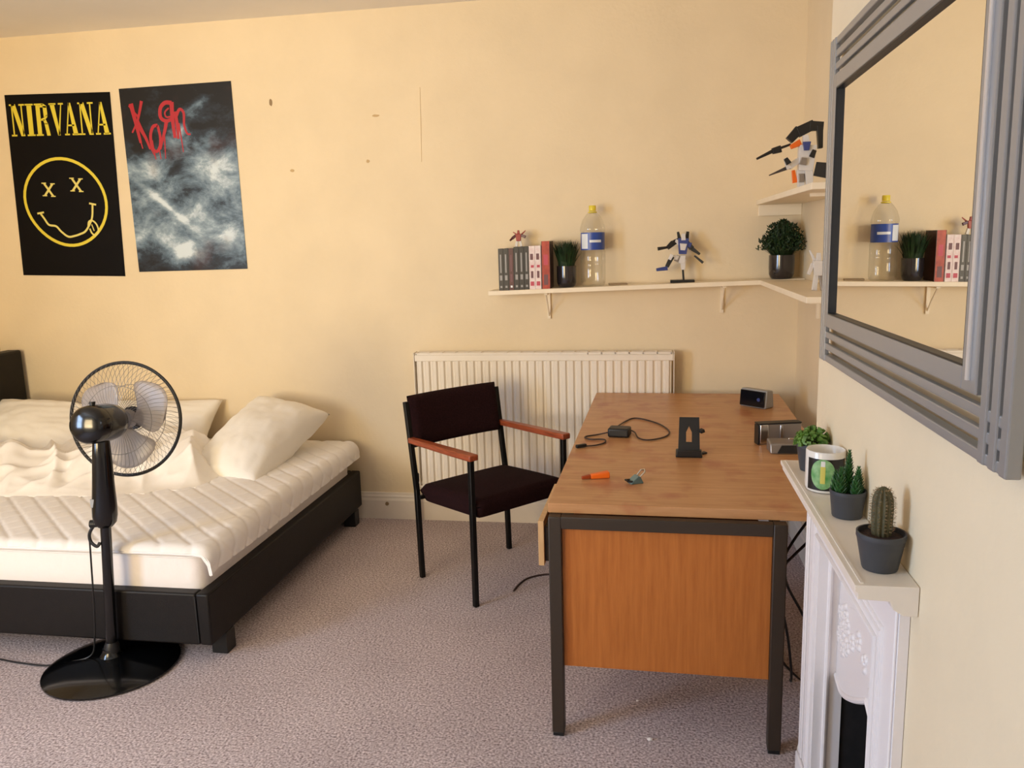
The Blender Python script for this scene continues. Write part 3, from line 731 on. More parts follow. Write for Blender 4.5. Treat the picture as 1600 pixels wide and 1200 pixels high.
def topper():
    t = thing('mattress_topper', 'white diamond-quilted pad draped over the mattress, drooping at its near right corner', 'bedding', (-2.6, -.84, MZ))
    off = t.location
    x0, x1, y0, y1 = MX0+.02, MX1+.085, MY0-.014, MY1+.02
    th = .018
    def pos(u, v, lift):
        x = x0+(x1-x0)*u; y = y0+(y1-y0)*v
        # quilt puff
        p = math.sin(PI*(x*1.0+y*1.15)/.125); q_ = math.sin(PI*(x*1.15-y*.9)/.125)
        puff = .0065*min(1, abs(p)*2.2)**.7*(.5+.5*min(1, abs(q_)*2.2)**.7)
        z = MZ+.003; nx, nz = 0.0, 1.0
        # right edge hangs down over the mattress side
        e = MX1+.010-.012*math.sin(5*y)
        if x > e-.02:
            d = x-(e-.02); a = min(d/.03, PI/2*.97)
            arc = .03*math.sin(a); drop = .03*(1-math.cos(a))
            rest = max(0, d-.03*PI/2*.97)
            x = e-.02+arc+rest*.10; z -= drop+rest*(1.0-.25*v); nx, nz = math.sin(a), math.cos(a)
        ef = MY0-.006
        ny = 0
        if y < ef+.012:
            d = ef+.012-y; a = min(d/.02, PI/2*.9)
            y = ef+.012-.02*math.sin(a); z -= .02*(1-math.cos(a))+max(0, d-.02*1.41)*.9; ny = -math.sin(a); nz *= math.cos(a)
        wob = .006*noise.noise((x*3, y*3, 1))
        l = lift*(th+puff)+.004
        return Vector((x+nx*l, y+ny*l, z+max(nz, .0)*l+abs(wob)))
    mb = MB(off); nx, ny = 300, 230
    a = mb.grid(nx, ny, lambda u, v: pos(u, v, 1)); b = mb.grid(nx, ny, lambda u, v: pos(u, v, 0))
    def side(P, Q):
        for i in range(len(P)-1): mb.bm.faces.new((P[i], P[i+1], Q[i+1], Q[i]))
    side(a[0], b[0]); side(a[-1], b[-1]); side([r[0] for r in a], [r[0] for r in b]); side([r[-1] for r in a], [r[-1] for r in b])
    mb.build('quilted_pad', 'topper', t, angle=80)
    pts = [pos(i/60, 0, .5) for i in range(61)]+[pos(1, j/40, .5) for j in range(1, 41)]
    mb = MB(off); mb.tube(pts, .007, 6); mb.build('bound_edge', 'topper', t)
topper()
def pillow(label, c, sx, sy, th, rot, seed, group, twist=.0):
    t = thing('pillow', label, 'pillow', c, group=group, rot=rot)
    mb = MB(); n = 44
    def f(u, v, s):
        x, y = 2*u-1, 2*v-1
        e = max(0, (1-abs(x)**2.2))*max(0, (1-abs(y)**2.2))
        zz = th*e**.42*s
        # pinch the sides so that the corners stand out
        px = x*(1-.09*(1-abs(y)**2)*abs(x)**1.5); py = y*(1-.11*(1-abs(x)**2)*abs(y)**1.5)
        fold = .012*noise.noise((x*2.4+seed, y*2.4, s*1.5))+.006*noise.noise((x*6+seed, y*6, s))
        return Vector((px*sx/2, py*sy/2, zz+fold*min(1, e*5)+twist*x*y))
    a = mb.grid(n, n, lambda u, v: f(u, v, 1)); b = mb.grid(n, n, lambda u, v: f(u, v, -1))
    bmesh.ops.remove_doubles(mb.bm, verts=mb.bm.verts[:], dist=.0004)
    mb.build('pillow_case', 'pillow', t, angle=180)
    return t
PG = 'pillows on the unmade bed'
pillow('plump white pillow slumped against the wall at the right end of the bed', (-1.972, -.455, .552), .70, .43, .125, (R(6), R(-19), R(80)), 1, PG, .02)
pillow('white pillow against the wall behind the fan, one pointed corner showing', (-2.74, -.21, .535), .74, .42, .10, (R(42), 0, R(4)), 4, PG)
pillow('white pillow by the headboard at the left edge of the photo', (-3.25, -.36, .565), .66, .44, .11, (R(28), R(8), R(14)), 9, PG)
def duvet():
    t = thing('duvet', 'crumpled white duvet heaped across the middle of the bed', 'bedding', (-2.8, -.7, MZ+.03))
    off = t.location
    x0, x1, y0, y1 = -3.58, -2.02, -1.20, -.20
    bumps = [(-3.45, -.75, .34, .28, .17), (-3.0, -.88, .30, .22, .13), (-2.62, -.80, .26, .24, .15), (-2.28, -.66, .20, .22, .16), (-2.85, -.45, .40, .22, .12), (-2.45, -.50, .25, .2, .10), (-3.3, -1.02, .3, .12, .06), (-2.18, -.80, .14, .13, .10)]
    def hgt(x, y):
        h = 0
        for bx, by, rx, ry, a in bumps:
            d = ((x-bx)/rx)**2+((y-by)/ry)**2
            h = max(h, 0)+a*math.exp(-d*1.6)*(1-.35*min(1, h/.16))
        n = noise.noise((x*5, y*5, 2)); r = 1-abs(noise.noise((x*4+y*3.2, y*2.2-x*1.2, 5)))*2
        r2 = 1-abs(noise.noise((x*7-y*6, y*4+x*2, 11)))*2.2
        h += (.035*n+.045*max(0, r)**2+.026*max(0, r2)**2+.010*noise.noise((x*15, y*11, 3))-.02)*min(1, h/.06)
        edge = min((x-x0)/.06, (x1-x)/.08, (y-(y0+.08+.06*noise.noise((x*3, 0, 7))))/.05, (y1-y)/.08)
        e = max(0, min(1, edge))
        return h*math.sqrt(e)
    base = MZ+.034
    mb = MB(off)
    def top(u, v):
        x = x0+(x1-x0)*u; y = y0+(y1-y0)*v
        return Vector((x, y, base-.006+hgt(x, y)))
    a = mb.grid(240, 160, top)
    # drop the parts lying flat outside the heap
    dead = [f for f in mb.bm.faces if all(v.co.z < base-.002 for v in f.verts)]
    bmesh.ops.delete(mb.bm, geom=dead, context='FACES')
    mb.build('duvet_cover', 'duvet', t, angle=180)
    o = t.children[0]; m = o.modifiers.new('thick', 'SOLIDIFY'); m.thickness = .004; m.offset = -1
duvet()

# ------------------------------------------------------------------ pedestal fan
def fan():
    bx, by = -1.985, -1.675
    t = thing('pedestal_fan', 'black pedestal fan with a round wire cage in front of the bed', 'fan', (bx, by, 0))
    mb = MB(); mb.lathe([(0, .0), (.225, .0), (.234, .004), (.234, .010), (.215, .020), (.15, .034), (.08, .042), (.040, .048), (.030, .062), (.028, .075), (0, .075)], 64); mb.build('base', 'black_gloss', t)
    P = lambda z: Vector((.062*z/.90, .006*z, z))
    mb = MB(); mb.tube([P(.05), P(.60)], .0185, 20); mb.build('pole', 'black_gloss', t)
    mb = MB(); mb.tube([P(.055), P(.085), P(.10)], [.028, .026, .020], 20); mb.build('collar', 'black_plastic', t)
    mb = MB(); mb.tube([P(.545), P(.56), P(.585), P(.62), P(.70), P(.80), P(.86), P(.885)], [.026, .038, .042, .042, .037, .032, .028, .020], 24, flat=.85); mb.build('control_column', 'black_gloss', t)
    c = P(.66); mb = MB(); mb.box((c.x-.030, c.y-.036, .625), (c.x-.002, c.y-.030, .655)); mb.build('label_sticker', 'grey_plastic', t, smooth=False)
    c = P(.56); mb = MB(); mb.tube([(c.x-.01, c.y, .555), (c.x-.052, c.y-.012, .556)], [.012, .014], 14); mb.build('height_knob', 'black_plastic', t)
    mb = MB(); mb.tube(spline([(c.x-.04, c.y-.01, .55), (c.x-.058, c.y-.014, .52), (c.x-.055, c.y-.016, .49), (c.x-.03, c.y-.02, .475), (c.x-.02, c.y-.015, .488)], 5), .006, 8); mb.build('cord_hook', 'black_plastic', t)
    # head
    G = Vector((.060, .150, .905)); a = Vector((-.10, .985, -.13)).normalized()
    sx = a.cross(Vector((0, 0, 1))).normalized(); uz = sx.cross(a)
    MT = Matrix((sx, uz, a)).transposed()          # local z = axis, pointing away from the camera
    def L(x, y, z): return G+MT @ Vector((x, y, z))
    mb = MB(); mb.lathe([(0, -.262), (.040, -.260), (.056, -.252), (.065, -.234), (.067, -.20), (.067, -.125), (.062, -.092), (.044, -.070), (.030, -.066), (.026, -.035), (0, -.035)], 36, G, MT)
    mb.build('motor_housing', 'black_gloss', t)
    mb = MB(); pn = P(.875); mb.tube([pn, L(0, -.03, -.13)], [.022, .026], 16); mb.build('tilt_joint', 'black_plastic', t)
    mb = MB(); mb.tube([L(0, .060, -.205), L(0, .078, -.205)], [.008, .010], 12); mb.build('oscillation_knob', 'black_plastic', t)
    RG = .2075
    for nm, zs in (('rear_cage', -1), ('front_cage', 1)):
        mb = MB()
        prof = [(.048, zs*.058), (.09, zs*.056), (.15, zs*.046), (.185, zs*.032), (.203, zs*.012), (RG, zs*.003)]
        for k in range(64):
            an = 2*PI*(k+.25*(zs+1))/64; sw = .22
            pts = [L(r*math.cos(an+sw*(1-r/RG)*2), r*math.sin(an+sw*(1-r/RG)*2), z) for r, z in prof]
            mb.tube(pts, .0007, 4)
        for r, z in ((.048, zs*.058), (.125, zs*.051)):
            mb.tube([L(r*math.cos(2*PI*k/40), r*math.sin(2*PI*k/40), z) for k in range(40)], .0011, 5, closed=True)
        mb.build(nm, 'wire', t, smooth=False)
    mb = MB(); mb.tube([L(RG*math.cos(2*PI*k/72), RG*math.sin(2*PI*k/72), 0) for k in range(72)], .0062, 8, closed=True); mb.build('cage_rim', 'black_plastic', t)
    mb = MB(); mb.lathe([(0, .062), (.038, .060), (.044, .052), (.044, .046), (0, .044)], 28, G, MT); mb.build('front_badge', 'black_plastic', t)
    mb = MB(); mb.lathe([(0, .035), (.022, .032), (.034, .022), (.036, -.022), (.012, -.034), (0, -.034)], 28, G, MT); mb.build('hub', 'blade', t)
    for k, an in enumerate((18, 138, 258)):
        mb = MB(); A = R(an); nn, mm = 12, 12
        def bl(u, v):
            r = .030+.152*u
            half = R(13+38*math.sin(min(1, u*1.05+.12)*PI*.62))*(1-.55*max(0, u-.75)/.25*max(0, u-.75)/.25)
            th = A+(v-.5)*2*half+.25*u
            z = .026*(v-.5)*2*(1-.3*u)
            rr = r-.02*(2*v-1)**2*u
            return L(rr*math.cos(th), rr*math.sin(th), z)
        mb.grid(nn, mm, bl)
        o = mb.build('blade', 'blade', t, angle=80); m = o.modifiers.new('thick', 'SOLIDIFY'); m.thickness = .0016
    # hanging mains cable from the hook to the floor and off to the left
    mb = MB((bx, by, 0)); c = t.location
    x, y = bx+P(.56).x-.058, by+P(.56).y-.016
    mb.tube(spline([(x, y, .515), (x-.004, y-.004, .40), (x-.012, y-.006, .25), (x-.026, y-.006, .12), (x-.05, y-.01, .05), (x-.14, y-.03, .028), (-2.235, -1.712, .008), (-2.36, -1.700, .005), (-2.55, -1.680, .005), (-3.0, -1.72, .005), (-3.5, -1.78, .005)], 6), .0032, 6)
    mb.build('power_cord', 'black_plastic', t)
fan()

# ------------------------------------------------------------------ armchair
def chair():
    t = thing('armchair', 'dark plum upholstered office armchair with mahogany arms and black steel legs', 'chair', (-.882, -.582, 0), math.atan2(-.259, .294))
    hw = .256; tb = .022
    for s in (-1, 1):
        y = s*hw
        mb = MB(); mb.bar((.0, y, 0), (-.012, y, .42), tb, tb); mb.bar((-.012, y, .415), (-.070, y, .812), tb, tb); mb.build('rear_leg', 'black_metal', t, bevel=.003)
        mb = MB(); mb.bar((.410, y, 0), (.410, y, .640), tb, tb); mb.build('front_leg', 'black_metal', t, bevel=.003)
        mb = MB(); mb.bar((.0, s*.215, .392), (.41, s*.215, .405), .018, .022); mb.build('seat_rail', 'black_metal', t, smooth=False)
        mb = MB(); sp = [(-.046, .640, .030), (.10, .643, .040), (.30, .646, .046), (.435, .648, .046)]
        for (xa, za, wa), (xb, zb, wb) in zip(sp[:-1], sp[1:]): mb.bar((xa, y, za), (xb, y, zb), wa, .026, wb, .026)
        bmesh.ops.remove_doubles(mb.bm, verts=mb.bm.verts[:], dist=.002)
        mb.build('armrest', 'arm_wood', t, bevel=.006, seg=3)
    mb = MB()
    for x_ in (.012, .395): mb.bar((x_, -hw, .385 if x_ < .1 else .40), (x_, hw, .385 if x_ < .1 else .40), .016, .016)
    mb.build('cross_rail', 'black_metal', t, smooth=False)
    mb = MB(); n = 26
    def st(u, v, s):
        x = -.004+.436*u; y = -.245+.49*v
        e = (1-abs(2*u-1)**12)*(1-abs(2*v-1)**12)
        zc = .412+.022*u
        return Vector((x, y, zc+s*(.030+.014*math.sin(PI*u)*math.sin(PI*v) if s > 0 else .054)*(e**.1 if e > 0 else 0)))
    mb.grid(n, n, lambda u, v: st(u, v, 1)); mb.grid(n, n, lambda u, v: st(u, v, -1))
    bmesh.ops.remove_doubles(mb.bm, verts=mb.bm.verts[:], dist=.0005)
    mb.build('seat', 'seat', t, angle=60)
    mb = MB()
    def bk(u, v, s):
        y = -.250+.50*u; h = v
        e = (1-abs(2*u-1)**9)*(1-abs(2*v-1)**6)
        x = -.032-.038*h-.020*(1-(2*u-1)**2)
        return Vector((x+s*(.030)*(e**.28 if e > 0 else 0), y, .605+.232*h))
    mb.grid(n, n, lambda u, v: bk(u, v, 1)); mb.grid(n, n, lambda u, v: bk(u, v, -1))
    bmesh.ops.remove_doubles(mb.bm, verts=mb.bm.verts[:], dist=.0005)
    mb.build('backrest', 'seat', t, angle=60)
chair()

# ------------------------------------------------------------------ desk
DX0, DX1, DY0, DY1, DZ = -.326, .560, -1.866, -.118, .74
def desk():
    t = thing('desk', 'old oak veneer office desk on a brown steel frame', 'desk', (DX0, DY0, 0), R(-1.2))
    off = t.location
    mb = MB(off); mb.box((DX0, DY0, DZ-.030), (DX1, DY1, DZ)); mb.build('top', 'desk_top', t, bevel=.002, smooth=False)
    for xx in (-.322, .316):
        for yy in (DY0-.034, -.32):
            mb = MB(off); mb.box((xx, yy, .012), (xx+.038, yy+.038, DZ-.031)); mb.build('leg', 'brown_steel', t, bevel=.003)
            lg = t.children[-1]
    for xx in (-.322, .316):
        for yy in (DY0-.034, -.32):
            mb = MB(off); mb.box((xx+.002, yy+.002, 0), (xx+.036, yy+.036, .0125)); mb.build('foot_cap', 'black_plastic', t, bevel=.002)
    for yy in (DY0-.033, -.31):
        mb = MB(off); mb.box((-.284, yy, DZ-.068), (.316, yy+.03, DZ-.031)); mb.build('end_rail', 'brown_steel', t, bevel=.002)
    mb = MB(off)
    mb.box((.318, -1.84, DZ-.066), (.340, -.32, DZ-.031)); mb.box((-.312, -1.84, DZ-.05), (-.290, -.32, DZ-.031)); mb.build('side_rail', 'brown_steel', t, smooth=False)
    mb = MB(off); mb.box((-.283, DY0-.014, .228), (.315, DY0+.002, DZ-.069)); mb.build('end_panel', 'desk_panel', t, smooth=False)
    mb = MB(off); mb.box((-.262, DY0+.003, .235), (.29, -1.42, DZ-.07)); mb.build('pedestal', 'desk_panel', t, smooth=False)
    mb = MB(off); mb.box((-.280, -.34, .228), (.306, -.325, DZ-.069)); mb.build('end_panel', 'desk_panel', t, smooth=False)
    for z0, z1, xx in ((.520, .664, -.366), (.382, .512, -.284), (.238, .374, -.284)):
        mb = MB(off); mb.box((xx, -1.815, z0), (xx+.018, -1.43, z1)); d = mb.build('drawer_front', 'desk_edge' if xx < -.3 else 'desk_panel', t, bevel=.0015, smooth=False)
        mb = MB(off); mb.tube([(xx-.001, -1.66, (z0+z1)/2), (xx-.014, -1.65, (z0+z1)/2), (xx-.014, -1.59, (z0+z1)/2), (xx-.001, -1.58, (z0+z1)/2)], .004, 8)
        h = mb.build('handle', 'black_metal', d)
        h.location = (0, 0, 0)
    mb = MB(off); mb.box((-.348, -1.80, .530), (-.20, -1.445, .640)); mb.build('drawer_box', 'brown_steel', t, smooth=False)
desk()

DT = DZ+.0005
def phone_stand():
    t = thing('phone_stand', 'black folding phone stand standing upright in the middle of the desk', 'stand', (.112, -1.29, DT), R(-2))
    mb = MB(); mb.box((-.046, -.045, 0), (.046, .05, .008)); mb.build('base', 'black_plastic', t, bevel=.003)
    rt = Matrix.Rotation(R(-24), 3, 'X')
    mb = MB()
    def f(u, v, ww):
        p = rt @ Vector((u, ww, v)); return p+Vector((0, -.010, .008))
    outer = [(-.038, 0), (.038, 0), (.036, .130), (-.034, .130)]
    # back plate with a slot through it
    mb.prism([(-.038, 0), (-.010, 0), (-.010, .130), (-.034, .130)], f, .007); mb.prism([(.010, 0), (.038, 0), (.036, .130), (.010, .130)], f, .007)
    mb.prism([(-.010, 0), (.010, 0), (.010, .040), (-.010, .040)], f, .007); mb.prism([(-.010, .076), (0, .098), (.010, .076), (.010, .130), (-.010, .130)], f, .007)
    mb.build('back_plate', 'black_plastic', t, smooth=False)
    mb = MB(); mb.prism([(-.042, .0), (.042, .0), (.042, .026), (-.042, .026)], lambda u, v, ww: (u, -.045+ww, v), .007); mb.build('front_lip', 'black_plastic', t, bevel=.002)
    mb = MB(); mb.bar((.036, -.004, .085), (.050, .002, .090), .024, .012); mb.bar((.044, .01, .002), (.060, .02, .004), .02, .006); mb.build('hinge', 'black_plastic', t, bevel=.002)
phone_stand()
def charger():
    t = thing('charger', 'black mains charger with its cable looped across the desk top', 'charger', (-.143, -1.03, DT))
    off = t.location
    mb = MB(off); mb.box((-.185, -1.06, DT), (-.100, -.995, DT+.036), Matrix.Rotation(R(-8), 3, 'Z')); mb.build('adapter', 'black_plastic', t, bevel=.008, seg=3)
    z = DT+.0035
    mb = MB(off); mb.tube(spline([(-.185, -1.03, DT+.015), (-.225, -1.02, z), (-.275, -1.06, z), (-.255, -1.10, z), (-.20, -1.10, z), (-.195, -1.15, z), (-.225, -1.19, z), (-.262, -1.205, z)], 7), .003, 6)
    mb.tube(spline([(-.18, -.985, DT+.012), (-.16, -.93, z), (-.115, -.93, z), (-.085, -.99, z+.004), (-.068, -1.07, z), (-.03, -1.10, z), (.03, -1.05, z), (.052, -.96, z), (.02, -.84, z), (-.04, -.75, z), (-.09, -.72, z), (-.125, -.78, z), (-.16, -.92, z+.006)], 7), .003, 6)
    mb.build('cable', 'cable_brown', t)
    mb = MB(off); mb.bar((-.262, -1.203, DT+.007), (-.296, -1.228, DT+.007), .014, .012); mb.build('plug', 'black_plastic', t, bevel=.002)
charger()
def lighter():
    t = thing('plastic_clip', 'small orange plastic piece with a dark tip on the front of the desk', 'clip', (-.196, -1.605, DT), R(18))
    mb = MB(); mb.bar((-.022, 0, .008), (.040, 0, .011), .016, .015, .026, .021); mb.build('body', 'orange', t, bevel=.003)
    mb = MB(); mb.bar((-.052, -.002, .006), (-.022, 0, .008), .008, .010, .015, .014); mb.build('tip', 'orange_dark', t, bevel=.002)
lighter()
def sharpener():
    t = thing('metal_clip', 'little teal-grey metal bulldog clip lying near the front of the desk', 'clip', (-.072, -1.645, DT), R(25))
    mb = MB(); mb.prism([(-.022, 0), (.022, 0), (.012, .022), (.004, .024), (-.012, .012)], lambda u, v, ww: (u, ww-.016, v), .032); mb.build('jaw', 'teal', t, bevel=.0015, smooth=False)
    mb = MB(); mb.tube([(.010, -.012, .02), (.026, -.014, .036), (.032, 0, .040), (.026, .014, .036), (.010, .012, .02)], .003, 8); mb.build('lever', 'steel', t)
    mb = MB(); mb.tube([(-.014, -.012, .008), (-.030, -.010, .010), (-.030, .010, .010), (-.014, .012, .008)], .003, 8); mb.build('lever', 'black_plastic', t)
sharpener()
def radio():
    t = thing('clock_radio', 'black-fronted grey clock radio angled at the back right of the desk', 'clock', (.452, -.44, DT), R(-42))
    mb = MB(); mb.prism([(-.030, 0), (.034, 0), (.026, .078), (-.022, .082)], lambda u, v, ww: (ww-.068, u, v), .136); mb.build('case', 'grey_plastic', t, bevel=.006, seg=3)
    mb = MB(); mb.prism([(-.064, .006), (.064, .006), (.064, .076), (-.064, .076)], lambda u, v, ww: (u, -.034+.1*v-ww*1.0-.0005, v), .004); mb.build('display', 'screen', t, bevel=.002)
    mb = MB(); mb.cyl((.035, -.034, .040), (.035, -.038, .040), .008, n=14); mb.build('button', 'blue', t)
radio()
def dock():
    t = thing('metal_box', 'upright polished silver box with a bright left end on the right of the desk', 'speaker', (.442, -1.105, DT), R(14))
    mb = MB(); mb.box((-.072, -.018, 0), (.085, .018, .076)); mb.build('case', 'alu', t, bevel=.003, seg=2)
    mb = MB(); mb.box((-.073, -.021, .003), (-.041, .019, .0765)); mb.build('end_band', 'steel', t, bevel=.003)
    mb = MB(); mb.box((.004, -.0205, .006), (.014, -.0175, .072)); mb.build('trim_strip', 'steel', t, bevel=.001)
    mb = MB(); mb.box((-.080, -.020, .0), (-.0735, .019, .074)); mb.build('end_cap', 'black_plastic', t, bevel=.001)
    mb = MB(); mb.box((-.080, -.021, .0768), (.085, .020, .081)); mb.build('lid', 'black_plastic', t, bevel=.001)
    t = thing('desk_gadget', 'low silver gadget with a black front panel before the polished box', 'gadget', (.470, -1.235, DT), R(3))
    mb = MB(); mb.prism([(-.030, 0), (.045, 0), (.045, .040), (.020, .044), (-.020, .034)], lambda u, v, ww: (ww-.076, u, v), .15); mb.build('case', 'alu', t, bevel=.005, seg=3)
    mb = MB(); mb.prism([(-.052, .004), (.070, .004), (.070, .030), (-.036, .030)], lambda u, v, ww: (u, -.0305-ww+.25*v*1.0, v), .004); mb.build('front_panel', 'black_plastic', t, smooth=False)
    mb = MB(); mb.box((-.006, .012, .040), (.022, .026, .048)); mb.build('button', 'steel', t, bevel=.002)
dock()

# cables
mb = MB(); mb.tube(spline([(.30, -.42, .004), (.05, -.50, .004), (-.15, -.60, .004), (-.34, -.66, .004), (-.42, -.69, .004), (-.50, -.70, .004), (-.565, -.745, .004), (-.595, -.81, .004), (-.610, -.885, .0045)], 6), .0042, 6)
tag(mb.build('floor_cable', 'cable_brown'), 'thin brown cable curling out from under the desk onto the carpet', 'cable')
mb = MB(); mb.tube(spline([(.50, -1.80, .709), (.44, -1.78, .62), (.40, -1.74, .55), (.385, -1.70, .50), (.40, -1.66, .42), (.46, -1.62, .30), (.52, -1.60, .15), (.54, -1.58, .006), (.45, -1.4, .004), (.40, -1.1, .004)], 6), .0045, 6)
mb.tube(spline([(.46, -1.76, .709), (.40, -1.74, .60), (.378, -1.71, .52), (.376, -1.68, .40), (.42, -1.60, .20), (.45, -1.5, .0045), (.44, -1.3, .0045)], 6), .0045, 6)
tag(mb.build('hanging_cable', 'black_plastic'), 'black cables hanging under the right overhang of the desk', 'cable')
for i, (x, y, r_) in enumerate(((-.065, -1.679, .006), (-.026, -1.888, .010))):
    mb = MB((x, y, 0)); mb.ball((x, y, r_*.5), r_, (1, .7, .5), 1)
    tag(mb.build('paper_scrap', 'crumb', smooth=False), ('tiny white scrap on the carpet under the desk, nearer the panel', 'white scrap on the carpet in front of the desk, the larger one')[i], 'scrap')

# ------------------------------------------------------------------ mirror
def mirror():
    y0, y1, z0, z1 = -3.188, -2.160, 1.222, 1.933
    gy0, gy1, gz0, gz1 = -3.045, -2.238, 1.333, 1.822
    t = thing('wall_mirror', 'large mirror in a slatted silver frame on the chimney breast', 'mirror', (CX, (y0+y1)/2, z0), rot=(R(-.6), 0, 0))
    off = t.location
    g, f0, bk = .376, .366, CX-.001
    iy, iz, iw = .048, .030, .022
    mb = MB(off); mb.box((g, gy0-.01, gz0-.01), (g+.005, gy1+.01, gz1+.01)); mb.build('glass', 'mirror', t, smooth=False)
    mb = MB(off); mb.box((g+.0055, gy0-.012, gz0-.012), (bk, gy1+.012, gz1+.012)); mb.build('backing', 'black_plastic', t, smooth=False)
    fr = MB(off)
    fr.box((f0, gy0-iy, gz0-iz), (g, gy0, gz1+iz)); fr.box((f0, gy1, gz0-iz), (g, gy1+iw, gz1+iz))
    fr.box((f0, gy0, gz0-iz), (g, gy1, gz0)); fr.box((f0, gy0, gz1), (g, gy1, gz1+iz))
    fr.build('inner_frame', 'silver', t, bevel=.002, smooth=False)
    mb = MB(off); mb.tube([(f0, gy0-.024, gz0-.014), (f0, gy0-.024, gz1+.014)], .006, 12, flat=.7); mb.build('bright_bead', 'silver2', t)
    mb = MB(off); e = .0025
    mb.box((f0+.001, gy0, gz0), (g, gy0+e, gz1)); mb.box((f0+.001, gy1-e, gz0), (g, gy1, gz1)); mb.box((f0+.001, gy0, gz0), (g, gy1, gz0+e)); mb.box((f0+.001, gy0, gz1-e), (g, gy1, gz1))
    mb.build('inner_lip', 'black_plastic', t, smooth=False)
    # three bars a side, crossing at the corners
    n = 3
    for k in range(n):
        last = (k == n-1)
        def span(inner, outer):
            L_ = abs(outer-inner); s = 1 if outer > inner else -1
            gap = .0115 if L_ > .07 else .007; bw = (L_-n*gap)/n
            a = inner+s*(gap+k*(gap+bw)); return sorted((a, a+s*bw))
        for inner, outer in ((gy0-iy, y0), (gy1+iw, y1)):
            a, b = span(inner, outer)
            mb = MB(off); mb.box((.3675, a, z0), (.379 if not last else .386, b, z1)); mb.build('upright_bar', 'silver', t, bevel=.0025, smooth=False)
        for inner, outer in ((gz0-iz, z0), (gz1+iz, z1)):
            a, b = span(inner, outer)
            mb = MB(off); mb.box((.370, y0+.003, a), (.380 if not last else .387, y1-.003, b)); mb.build('cross_bar', 'silver', t, bevel=.0025, smooth=False)
mirror()

